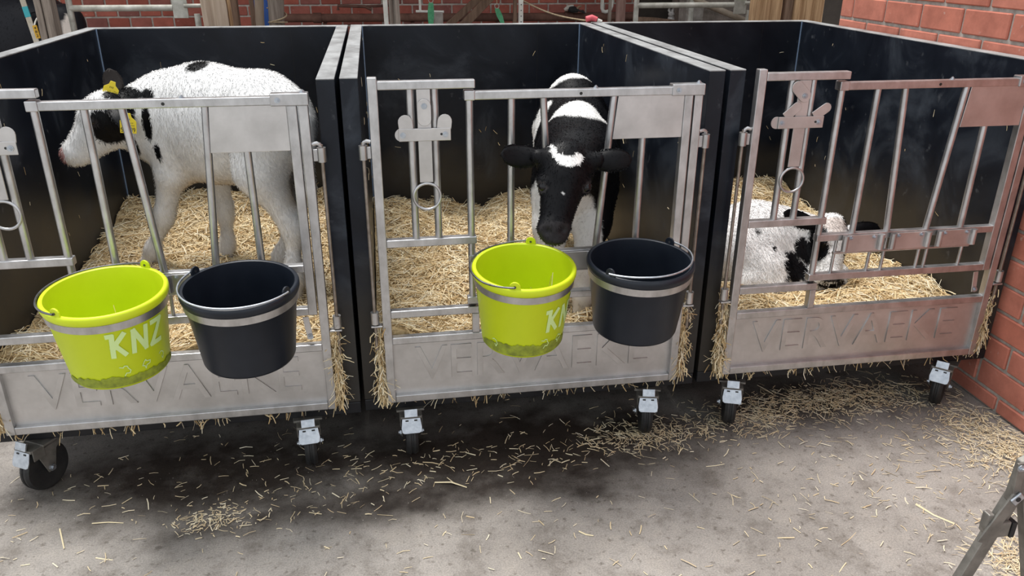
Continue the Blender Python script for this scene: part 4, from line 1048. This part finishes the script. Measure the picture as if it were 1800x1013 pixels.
def floor_straw():
    r = np.random.default_rng(5); parts = []
    def scatter(n, fx, fy, l0=.008, l1=.035, zmax=.004):
        x, y = fx(n), fy(n)
        ok = (x < 2.14) & (y > 1.0); x, y = x[ok], y[ok]; n = len(x)
        a = r.uniform(0, 2*np.pi, n); D = unit(np.stack([np.cos(a), np.sin(a), r.normal(0, .05, n)], 1)); L = r.gamma(2.2, (l1-l0)/3.5, n)+l0
        P = np.stack([x, y, r.uniform(.0015, zmax, n)], 1); D[:, 2] = np.maximum(D[:, 2], -.02)
        parts.append(ribbons(P, D, L, r.uniform(.0014, .0036, n), curl=.12, r=r, pale=.35))
    U = lambda a, b: (lambda n: r.uniform(a, b, n)); G = lambda m, s: (lambda n: r.normal(m, s, n))
    scatter(330, U(-1.3, 2.1), U(1.45, 2.25))
    scatter(230, U(-1.2, 2.1), G(2.28, .10))
    scatter(300, U(-1.1, 2.1), U(2.2, 3.6))
    scatter(1250, G(1.62, .22), G(2.34, .055), zmax=.014)
    scatter(450, G(.85, .13), G(2.22, .05))
    scatter(380, G(1.25, .10), G(2.26, .05))
    scatter(170, G(-.56, .05), G(2.00, .03), .006, .02)
    scatter(80, G(-.45, .20), G(2.02, .05), .006, .022)
    scatter(950, G(2.04, .07), G(1.93, .14), zmax=.016)
    scatter(450, G(1.98, .13), G(2.05, .15))
    scatter(700, G(1.70, .07), G(1.44, .07), zmax=.016)
    scatter(220, G(1.55, .3), G(1.8, .2))
    scatter(90, G(-.2, .3), G(2.12, .07)); scatter(110, G(.4, .3), G(2.18, .05))
    V, Q, Cc = join_ribbons(parts)
    # chaff: very short bits
    me = bpy.data.meshes.new('scattered_straw'); me.from_pydata(V.tolist(), [], Q.tolist()); col_attr(me, Cc)
    o = link('scattered_straw', me, STRAW); tag(o, 'short bits of straw scattered over the concrete floor', 'straw', kind='stuff')
    # the long single stalks one can pick out
    for k, (x, y, a, l, w, lab) in enumerate([(.105, 2.075, -.42, .105, .006, 'long pale straw stalk on the dark concrete in front of the middle pen'),
            (1.545, 1.735, -1.02, .115, .008, 'thick split straw stalk on the bare concrete near the steel trestle'),
            (-.985, 2.03, -1.15, .10, .004, 'thin bent straw stalk on the floor below the white calf\'s gate'),
            (-.90, 2.04, -.15, .09, .004, 'straight thin straw stalk on the floor right of the leftmost caster'),
            (.50, 1.78, -.55, .045, .005, 'short pale straw stalk alone in the foreground centre')]):
        rr = np.random.default_rng(50+k); D = np.array([[math.cos(a), math.sin(a), .01]])
        v, q, c = ribbons(np.zeros((1, 3))+np.array([[0, 0, .003]]), unit(D), np.array([l]), np.array([w]), curl=.12, r=rr)
        v[:, 2] = np.maximum(v[:, 2], .0012)
        me = bpy.data.meshes.new('straw_stalk'); me.from_pydata(v.tolist(), [], q.tolist()); col_attr(me, np.tile([[.74, .63, .41]], (len(v), 1)))
        o = link('straw_stalk', me, STRAW); o.location = (x, y, 0); tag(o, lab, 'straw', 'loose straw stalks on the floor')
floor_straw()
def bucket_wisps(c, lab, seed):
    r = np.random.default_rng(seed); n = 4
    P = np.stack([r.uniform(.03, .08, n), r.uniform(-.07, .0, n), r.uniform(-.16, -.12, n)], 1)
    D = unit(np.stack([r.normal(.1, .35, n), r.normal(-.1, .2, n), r.uniform(.8, 1.2, n)], 1))
    v, q, cc = ribbons(P, D, r.uniform(.07, .12, n), r.uniform(.002, .003, n), curl=.1, r=r)
    me = bpy.data.meshes.new('straw_wisps'); me.from_pydata(v.tolist(), [], q.tolist()); col_attr(me, cc)
    o = link('straw_wisps', me, STRAW); o.location = c; tag(o, lab, 'straw', kind='stuff')
bucket_wisps((-.7252, 2.026, .7422), 'few wisps of straw inside the larger lime green bucket', 3)
bucket_wisps((.377, 2.033, .742), 'few wisps of straw inside the green bucket under the black-headed calf', 6)
# ------------------------------------------------------------------ things behind the pens
WOODG = noisy('weathered_grey_wood', (.16,.125,.10), (.34,.28,.23), 5, .9, bump=.3, stretch=(9,9,.7), dist=.6)
WOODP = noisy('pale_sawn_wood', (.38,.28,.20), (.54,.42,.32), 5, .85, bump=.2, stretch=(8,8,.6), dist=.4)
WOODO = noisy('split_orange_brown_wood', (.26,.14,.065), (.52,.33,.18), 4, .85, bump=.35, stretch=(10,10,.6), dist=.9)
WOODB = noisy('brown_old_wood', (.12,.07,.045), (.24,.15,.10), 6, .9, bump=.3, stretch=(7,7,.7), dist=.5)
TUBE = noisy('weathered_galvanised_tube', (.34,.32,.27), (.58,.56,.50), 16, .55, .35, bump=.1)
RUST = noisy('rusty_brown_pipe', (.10,.045,.032), (.20,.10,.07), 10, .85, .1, bump=.3)
WHITEP = noisy('grubby_white_plastic', (.58,.55,.48), (.76,.74,.68), 14, .6)
GREENS = noisy('green_webbing', (.06,.28,.13), (.12,.40,.20), 40, .8, bump=.2)
CONC = noisy('rough_grey_concrete', (.20,.17,.15), (.38,.34,.30), 14, .95, bump=.7)
BLUEP = plain('blue_plastic', (.03,.12,.45), .5)
ROPEM = noisy('jute_rope', (.30,.22,.13), (.48,.37,.24), 60, .95, bump=.4)
DARKM = noisy('dark_brown_boards', (.035,.027,.022), (.07,.055,.045), 6, .9, stretch=(1,6,1))
def post(name, x0, x1, y, d, mat, label, z1=2.3, lean=0, cat='post', z0=0, cracks=0, seed=0):
    """standing timber with slightly waney edges and optional deep cracks"""
    r = random.Random(seed); n = 9; vs = []; fs = []
    for i in range(n+1):
        t = i/n; z = z0+(z1-z0)*t; dx = lean*(z-1.2)
        a, b = r.uniform(-.004, .004), r.uniform(-.004, .004)
        ring = [(x0+a+dx, y), (x0+a+.004+dx, y-.003)]
        m = 2+cracks*3
        for k in range(1, m):
            u = x0+(x1-x0)*k/m; ring.append((u+dx+r.uniform(-.002, .002), y-.004+(.016 if cracks and k % 3 == 2 else 0)))
        ring += [(x1+b-.004+dx, y-.003), (x1+b+dx, y), (x1+b+dx, y+d), (x0+a+dx, y+d)]
        vs += [(p[0], p[1], z) for p in ring]; q = len(ring)
    for i in range(n):
        for k in range(q): fs.append((i*q+k, i*q+(k+1) % q, (i+1)*q+(k+1) % q, (i+1)*q+k))
    fs.append(tuple(range(q))[::-1]); fs.append(tuple(n*q+k for k in range(q)))
    o = MB().add(vs, fs).build(name, mat)
    return tag(o, label, cat, 'timber and posts behind the pens')
post('wooden_post', -1.580, -1.536, 4.40, .08, WOODG, 'wide grey-brown wooden post beside the black cow', lean=-.01, seed=1)
post('wooden_batten', -1.612, -1.584, 4.39, .035, WOODG, 'narrow grey batten against the wide post beside the black cow', lean=-.01, seed=2)
post('wooden_plank', -.837, -.716, 4.38, .03, WOODP, 'broad pale weathered plank standing behind the white calf\'s pen', lean=-.04, seed=3, cracks=1)
post('wooden_batten', -.7145, -.700, 4.39, .03, WOODO, 'thin orange batten along the edge of the broad pale plank', lean=-.04, seed=4)
post('wooden_post', -.766, -.726, 4.80, .06, WOODB, 'dark narrow post half hidden behind the broad pale plank', seed=5)
post('wooden_batten', -.700, -.672, 5.05, .03, WOODB, 'brown batten beside the blue plastic can', seed=6)
def log_post(name, x, y, r0, mat, label, seed, z1=2.2):
    rr = random.Random(seed); pts = []; rs = []
    for k in range(16):
        t = k/15; pts.append((x+rr.uniform(-.008, .008), y+rr.uniform(-.006, .006), z1*t)); rs.append(r0*rr.uniform(.88, 1.12))
    pts[0] = (x, y, 0)
    o = MB().tube(pts, rs, 12).build(name, mat, smooth=60); return tag(o, label, 'post', 'timber and posts behind the pens')
log_post('round_post', -.626, 4.92, .026, WOODP, 'slim pale round post in front of the blue can', 7)
log_post('round_post', -.522, 4.82, .043, WOODG, 'gnarled brown round post with twine, left of the rusty pipe', 8)
tw = MB().tube([(-.522+.05*math.cos(a), 4.82+.05*math.sin(a), 1.13+.006*a+.02*math.sin(a*.5)) for a in np.linspace(0, 16, 60)], .004, 6).build('twine', ROPEM, smooth=60); tag(tw, 'twine wound around the gnarled round post', 'twine')
# blue can
can = MB().lathe([(.040,1.02),(.046,1.03),(.046,1.23),(.040,1.26),(.016,1.275),(.016,1.30)], 24, (-.655, 5.22, 0)).build('plastic_can', BLUEP, smooth=40); tag(can, 'blue plastic can behind the slim pale post', 'can')
sh = MB().box(-.75, -.45, 5.10, 5.40, .985, 1.02).build('shelf_board', WOODB, bevel=.003); tag(sh, 'short brown shelf board under the blue can', 'shelf')
for k, x in enumerate((-.73, -.47)):
    lg = MB().box(x-.02, x+.02, 5.30, 5.38, 0, .985).build('support', WOODB, None); lg.parent = sh
# tubular steel hurdles
def hurdle(x0, x1, y, zt, r, label, plate_w, tail_x):
    root = empty('steel_hurdle', ((x0+x1)/2, y, 0), label, 'gate', 'tubular steel hurdles behind the pens'); lx = (x0+x1)/2
    for x in (x0, tail_x): MB().cyl((x-lx, 0, 0), (x-lx, 0, 1.75 if x == x0 else zt-.03), r*.95, n=14).build('upright', TUBE, root, smooth=40)
    for z in (zt, zt-.32, zt-.64, zt-.96): MB().cyl((x0-lx, 0, z), (tail_x-lx if z < zt else x1-lx, 0, z), r, n=14).build('rail', TUBE, root, smooth=40)
    MB().box(x1-lx, x1-lx+plate_w, -.012, -.004, zt-.05, zt+.10).build('latch_plate', TUBE, root, bevel=.002)
    MB().cyl((x1-lx+plate_w*.8, -.016, zt+.01), (tail_x-lx+.03, -.016, zt+.01), .010, n=12).build('latch_bolt', TUBE, root, smooth=40)
hurdle(-1.487, -.998, 4.50, 1.269, .0160, 'tubular steel hurdle between the black cow and the broad pale plank', .073, -.885)
hurdle(1.485, 2.07, 4.60, 1.258, .0155, 'tubular steel hurdle beside the split orange-brown planks', .075, 2.168)
# rusty pipe along the wall
pipe = empty('rusty_pipe', (.6, 6.32, 0), 'thick rusty pipe running along the back brick wall', 'pipe')
MB().cyl((-1.28, 0, 1.075), (1.45, 0, 1.063), .030, n=20).build('pipe', RUST, pipe, smooth=40)
for x in (-.95, -.3, .35, 1.0):
    MB().box(x-.012, x+.012, -.034, .285, 1.028, 1.036).build('bracket', RUST, pipe)
for x in (-1.0, .9): MB().cyl((x-.03, 0, 1.073-.001*x), (x+.03, 0, 1.073-.001*x), .037, n=20).build('coupling', RUST, pipe, smooth=40)
tp = MB().tube([(-.25, 6.45, 1.118), (-.25, 6.45, 1.150), (-.05, 6.45, 1.143), (.0, 6.45, 1.120)], .012, 10).tube([(-.05, 6.45, 1.143), (.14, 6.45, 1.150)], .010, 10).build('thin_rusty_pipe', RUST, smooth=50); tag(tp, 'thin rusty branch pipe above the thick pipe', 'pipe')
post('steel_post', .064, .088, 4.60, .05, WHITEP, 'white-painted strip on the left side of the grey post', seed=9)
post('wooden_post', .0885, .150, 4.60, .08, WOODG, 'grey wooden post behind the left half of the middle pen', seed=10, cracks=1)
# small bracket, straps and box
wl = MB().tube([(.311, 5.5, 1.60), (.311, 5.5, 1.175)], .008, 8).tube([(.282, 5.5, 1.172), (.465, 5.5, 1.168)], .008, 8).build('white_bracket', WHITEP, smooth=40); tag(wl, 'thin white right-angled bracket behind the green strap', 'bracket')
def strap(p0, p1, w, label, hang):
    root = empty('green_strap', p0, label, 'strap', 'green hanging straps'); p0, p1 = Vector(p0), Vector(p1); d = p1-p0
    vs = []; fs = []; n = 8
    for i in range(n+1):
        t = i/n; q = d*t; ww = w/2*(.72+.28*math.sin(math.pi*min(1, t*1.2)))
        for sx, sy in ((-1,-.004),(1,-.004),(1,.004),(-1,.004)): vs.append((q.x+sx*ww, q.y+sy+.006*math.sin(3*t), q.z))
    for i in range(n):
        for k in range(4): fs.append((i*4+k, i*4+(k+1) % 4, i*4+4+(k+1) % 4, i*4+4+k))
    fs += [(3,2,1,0), tuple(n*4+k for k in range(4))]
    MB().add(vs, fs).build('webbing', GREENS, root, bevel=.001)
    MB().tube(circle_pts((0, 0, .014), .014, (1,0,0), (0,0,1), 16), .003, 6, closed=True).build('ring', TUBE, root, smooth=60)
    MB().tube([(0, 0, .028), (0, 0, hang)], .003, 6).build('cord', ROPEM, root)
strap((.367, 5.28, 1.238), (.362, 5.28, 1.08), .040, 'upright green strap hanging in front of the white bracket', .30)
strap((.787, 5.3, 1.200), (.826, 5.3, 1.105), .038, 'slanting green strap hanging near the white perforated post', .30)
bxo = MB().box(.393, .451, 5.40, 5.46, .90, 1.168).build('grey_box', CONC, bevel=.004); tag(bxo, 'small grey block beside the upright green strap', 'block')
bs = MB().box(.36, .48, 5.38, 5.50, 0, .90).build('pier', CONC, bevel=.01); bs.parent = bxo
for k, (a, b, w, lab) in enumerate([((.50, 6.05, 1.00), (.98, 6.05, 1.40), .048, 'slanting brown board leaning on the pipe, nearer the green strap'), ((.60, 5.98, 1.00), (1.04, 5.98, 1.42), .060, 'slanting brown board leaning on the pipe, nearer the white perforated post')]):
    o = MB().beam(a, b, w, .03).build('slanting_board', WOODB, bevel=.003); tag(o, lab, 'board', 'timber and posts behind the pens')
    lg = MB().beam((a[0]-.55, a[1], .02), a, w, .03).build('lower_half', WOODB, None); lg.parent = o
post('wooden_stake', .945, .972, 5.6, .03, WOODB, 'thin brown stake just left of the white perforated post', seed=12)
pp = empty('perforated_post', (.871, 4.9, 0), 'white perforated steel post behind the middle pen', 'post')
MB().box(-.013, .013, -.013, .013, 0, 2.0).build('upright', WHITEP, pp, bevel=.002)
for k in range(14): MB().cyl((0, -.0135, .96+k*.032), (0, -.0128, .96+k*.032), .0035, n=10).build('hole', RUBBER, pp)
rp = MB().tube([(.905+.185*t, 5.0-.8*t, 1.262-.05*t-.02*math.sin(math.pi*t)) for t in np.linspace(0, 1, 14)], .0045, 8).build('rope', ROPEM, smooth=60); tag(rp, 'thin jute rope slanting down to the corner of the middle pen', 'rope')
# work glove on the pipe
GL = noisy('dark_work_glove', (.014,.013,.013), (.03,.028,.027), 30, .9, bump=.4); GW = noisy('pale_glove_cuff', (.45,.40,.34), (.62,.57,.5), 30, .9, bump=.3); GT = noisy('tan_leather', (.26,.16,.10), (.38,.26,.17), 30, .85)
gv = empty('work_glove', (1.53, 6.27, 1.10), 'dark work glove with pale cuff lying on the rusty pipe', 'glove')
MB().tube([(-.045, 0, .028), (-.01, -.004, .024), (.03, 0, .018)], [.022, .026, .018], 12).build('palm', GL, gv, smooth=60)
MB().tube([(-.075, .002, .020), (-.045, 0, .040), (-.005, 0, .048)], [.012, .017, .010], 12).build('cuff', GW, gv, smooth=60)
for k in range(4): MB().tube([(.03, -.02+.012*k, .016), (.055, -.022+.013*k, .010), (.080, -.024+.013*k, -.004+.006*k)], [.008, .0075, .005], 8).build('finger', GL, gv, smooth=60)
MB().tube([(.02, -.01, .03), (.035, -.014, .045), (.052, -.016, .050)], [.010, .009, .006], 8).build('thumb', GT, gv, smooth=60)
# white waste pipe with elbow
wpz = MB().tube([(1.730, 6.2, 1.75), (1.730, 6.2, 1.135), (1.738, 6.2, 1.115), (1.760, 6.2, 1.108), (1.795, 6.2, 1.120), (1.805, 6.2, 1.15), (1.805, 6.2, 1.75)], .014, 12).build('waste_pipe', WHITEP, smooth=60); tag(wpz, 'white waste pipe with an elbow above the rusty pipe', 'pipe')
post('thin_stake', 1.440, 1.460, 5.0, .02, WOODG, 'thin grey stake left of the reddish post at the far hurdle', seed=13)
log_post('round_post', 1.478, 4.86, .031, noisy('reddish_wood', (.17,.09,.07), (.28,.17,.14), 8, .9, bump=.3, stretch=(6,6,.8)), 'reddish round post beside the upright of the right hurdle', 14)
# dark opening with a white cat sitting far back
dk = MB().box(2.14, 2.42, 6.52, 6.60, .3, 1.75).build('window_1', DARKM); tag(dk, 'dark unlit opening in the back brick wall', 'window', kind='structure')
def cat_colour(P, what): return np.tile(np.array((.62,.58,.55)), (len(P), 1))
animal('cat', 'small white cat sitting in front of the dark opening', 'cat',
       [cone((2.252,6.10,1.005), (2.250,6.10,1.06), .036, .026, .02), ell((2.244,6.085,1.098), (.022,.022,.019), k=.012), cone((2.262,6.09,1.0), (2.30,6.08,.985), .022, .014, .02), cone((2.236,6.085,.985), (2.236,6.085,1.04), .010, .012, .012), cone((2.256,6.082,.985), (2.256,6.082,1.04), .010, .012, .012)],
       [((2.233,6.085,1.108), (2.227,6.085,1.142), (1,0,0), .020, dict(cup=.3, th=.003)), ((2.254,6.085,1.108), (2.260,6.085,1.140), (1,0,0), .020, dict(cup=.3, th=.003))], [((2.237,6.066,1.100), .003), ((2.251,6.066,1.100), .003)], cat_colour, step=.004, hairs=1500, hair_len=(.004,.008), loc=(2.25,6.1,.98))
ld = MB().box(1.86, 2.42, 5.95, 6.25, .94, .98).build('low_wall_ledge', CONC, bevel=.006); tag(ld, 'low rough ledge the white cat sits on', 'ledge')
pl = MB().box(1.9, 2.4, 6.0, 6.22, 0, .94).build('pier', CONC, None); pl.parent = ld
lgz = MB().tube([(1.86, 5.80, 1.075), (2.0, 5.80, 1.072), (2.2, 5.80, 1.055)], [.030, .028, .022], 10).build('old_log', WOODB, smooth=60); tag(lgz, 'old brown log lying in front of the ledge with the cat', 'log')
for k, x in enumerate((1.92, 2.14)):
    t = MB().box(x-.02, x+.02, 5.77, 5.83, 0, 1.05).build('log_support', WOODB, None); t.parent = lgz
post('concrete_post', 2.173, 2.299, 5.6, .14, CONC, 'rough grey concrete post right of the white cat', seed=15)
rw = MB().box(2.36, 4.2, 6.00, 6.40, 0, 2.9).build('wall_far', noisy('rough_brown_plaster', (.13,.105,.085), (.25,.20,.17), 12, .95, bump=.8)); tag(rw, 'rough brown plastered wall behind the steel hurdle', 'wall', kind='structure')
dg_ = MB().cyl((2.05, 5.2, 1.26), (2.60, 5.2, 1.057), .020, n=14).build('slanting_pipe', noisy('tan_pipe', (.28,.21,.15), (.42,.34,.26), 12, .8), smooth=40); tag(dg_, 'tan pipe slanting behind the right hurdle', 'pipe')
dl = MB().cyl((2.60, 5.2, 1.057), (2.62, 5.2, 0), .020, n=14).build('pipe_leg', TUBE, None, smooth=40); dl.parent = dg_
dl = MB().cyl((2.05, 5.2, 1.26), (2.04, 5.2, 0), .018, n=14).build('pipe_leg', TUBE, None, smooth=40); dl.parent = dg_
post('wooden_plank', 2.056, 2.216, 4.30, .05, WOODO, 'split pale orange plank left of the dark gap, near the brick corner', seed=16, cracks=2)
post('wooden_plank', 2.236, 2.290, 4.31, .05, WOODB, 'narrow reddish plank between the two split orange planks', seed=17)
post('wooden_plank', 2.291, 2.461, 4.29, .05, WOODO, 'split golden plank right of the dark gap, near the brick corner', seed=18, cracks=2)
db = MB().box(2.45, 3.3, 4.70, 4.78, 0, 2.6).build('wall_dark', DARKM); tag(db, 'dark boarded partition next to the brick corner', 'wall', kind='structure')
# red and white stub on the pen corner
rc_ = empty('ratchet_strap', (1.030, 3.862, 1.2305), 'small red and white strap end on the back corner of the middle pen', 'strap')
MB().tube([(-.028, 0, .016), (0, 0, .022), (.024, -.006, .014)], [.013, .015, .012], 12).build('red_end', plain('faded_red', (.62,.10,.12), .6), rc_, smooth=60)
MB().tube([(.026, -.006, .012), (.048, -.010, .006)], [.009, .006], 10).build('white_end', WHITEP, rc_, smooth=60)

# --- adult cow far left
def cow():
    pr = [cone((-2.35,5.05,1.02), (-1.86,4.98,1.05), .30, .27, .1), cone((-1.90,4.98,1.10), (-1.72,4.90,1.10), .18, .14, .08), cone((-1.72,4.90,1.14), (-1.60,4.72,1.15), .12, .085, .06),
          cone((-1.60,4.74,1.16), (-1.545,4.62,1.05), .080, .050, .05), ell((-1.60,4.74,1.20), (.08,.08,.075), k=.05)]
    for x, y in ((-2.4,4.9), (-2.4,5.2), (-1.92,4.86), (-1.92,5.12)): pr += chain([((x,y,.85), .10), ((x,y,.5), .055), ((x,y,.12), .04), ((x,y,.04), .05)], .05)
    def colour(P, what):
        c = np.tile(np.array((.014,.014,.017)), (len(P), 1))
        if what == 'ear': return c
        c = lay(c, blob(P, (-1.56,4.62,1.10), (.022,.05,.20), .15), (.70,.62,.55))
        c = lay(c, blob(P, (-1.80,4.72,.99), (.10,.10,.05), .4), (.70,.68,.64))
        return c
    root, body = animal('cow', 'black cow standing behind the leftmost pen', 'cow', pr, [((-1.66,4.70,1.22), (-1.76,4.64,1.20), (0,.2,1), .07, dict(cup=.3))], [((-1.575,4.665,1.17), .015)], colour, step=.016, hairs=9000, hair_len=(.01,.016), loc=(-2.1,5.0,0))
    HAL = noisy('beige_halter_webbing', (.42,.36,.28), (.58,.52,.43), 40, .9); TEAL = plain('teal_webbing', (.05,.36,.40), .8)
    L = Vector((-2.1,5.0,0))
    def sub(name, mb, m, par=None): return mb.build(name, m, par or root, smooth=50)
    h = sub('halter', MB().beam(Vector((-1.745,4.62,1.33))-L, Vector((-1.705,4.58,1.10))-L, .026, .006), HAL)
    sub('teal_marking', MB().beam(Vector((-1.7349,4.61,1.272))-L, Vector((-1.7262,4.6012,1.222))-L, .027, .008), TEAL, h)
    t = sub('collar_tag', MB().beam(Vector((-1.668,4.50,1.190))-L, Vector((-1.662,4.50,1.128))-L, .020, .010), plain('orange_yellow_tag', (.72,.40,.02), .5))
    sub('tag_cord', MB().tube([Vector((-1.668,4.50,1.190))-L, Vector((-1.672,4.53,1.205))-L, Vector((-1.69,4.61,1.215))-L], .004, 6), WHITEP, t)
    for k, s in enumerate('482'):
        me = text_mesh(s, 1.0); co = np.zeros(len(me.vertices)*3); me.vertices.foreach_get('co', co); co = co.reshape(-1, 3); mn, mx = co.min(0), co.max(0)
        q = np.stack([(co[:,0]-mn[0])/(mx[0]-mn[0])*.010-.005, co[:,2]*.1, (co[:,1]-mn[1])/(mx[1]-mn[1])*.013], 1) + np.array((-1.6665+k*.0018, 4.494, 1.172-k*.0185)) - np.array(L)
        me.vertices.foreach_set('co', q.reshape(-1)); me.materials.clear(); me.name = 'tag_digit'
        link('tag_digit', me, RUBBER, t)
cow()

# ------------------------------------------------------------------ folding steel trestle at the lower right
def trestle():
    y = 1.32
    root = empty('folding_trestle', (1.44, y, 0), 'grey steel folding trestle leg at the lower right corner', 'trestle')
    def p(x, z, dy=0): return (x-1.44, dy, z)
    G = STEELDK
    MB().beam(p(1.432, .372), p(1.316, 0), .034, .022).build('leg', G, root, bevel=.002)
    MB().beam(p(1.452, .40), p(1.585, 0), .030, .022).build('leg', G, root, bevel=.002)
    MB().beam(p(1.410, .475, -.016), p(1.423, .352, -.016), .020, .006).build('hinge_strap', G, root, bevel=.0015)
    MB().prism([(-.022, -.09), (.040, -.09), (.046, .02), (.010, .035), (-.018, .02)], p(1.432, .452, -.004), (1,0,0), (0,0,1), .020).build('head_bracket', G, root, bevel=.003)
    MB().beam(p(1.424, .385, -.018), p(1.364, .252, -.018), .030, .006).build('brace', G, root, bevel=.0015)
    MB().box(*[1.405-1.44-.026, 1.405-1.44+.026], -.020, .018, .262, .305).build('collar', G, root, bevel=.003).rotation_euler = (0, 0, 0)
    MB().box(1.434-1.44, 1.447-1.44, -.021, .012, .258, .302).build('clamp_pad', RUBBER, root, bevel=.002)
    MB().box(1.366-1.44, 1.382-1.44, -.016, .006, .285, .330).build('catch', G, root, bevel=.003)
    MB().beam(p(1.411, .366, -.023), p(1.432, .388, -.023), .022, .006).build('bright_clip', ZINC, root, bevel=.002)
    MB().cyl(p(1.421, .377, -.026), p(1.421, .377, -.0275), .006, n=14).build('clip_hole', RUBBER, root)
    b = MB(); hexbolt(b, p(1.409, .462, -.019), .006); b.build('bolt', ZINC, root)
    MB().box(1.45-1.44, 1.95-1.44, -.03, .03, .478, .52).build('top_beam', G, root, bevel=.003)
    for x in (1.86,):
        MB().beam(p(x, .478), p(x+.10, 0), .030, .022).build('leg', G, root, bevel=.002); MB().beam(p(x-.02, .478), p(x-.13, 0), .030, .022).build('leg', G, root, bevel=.002)
trestle()
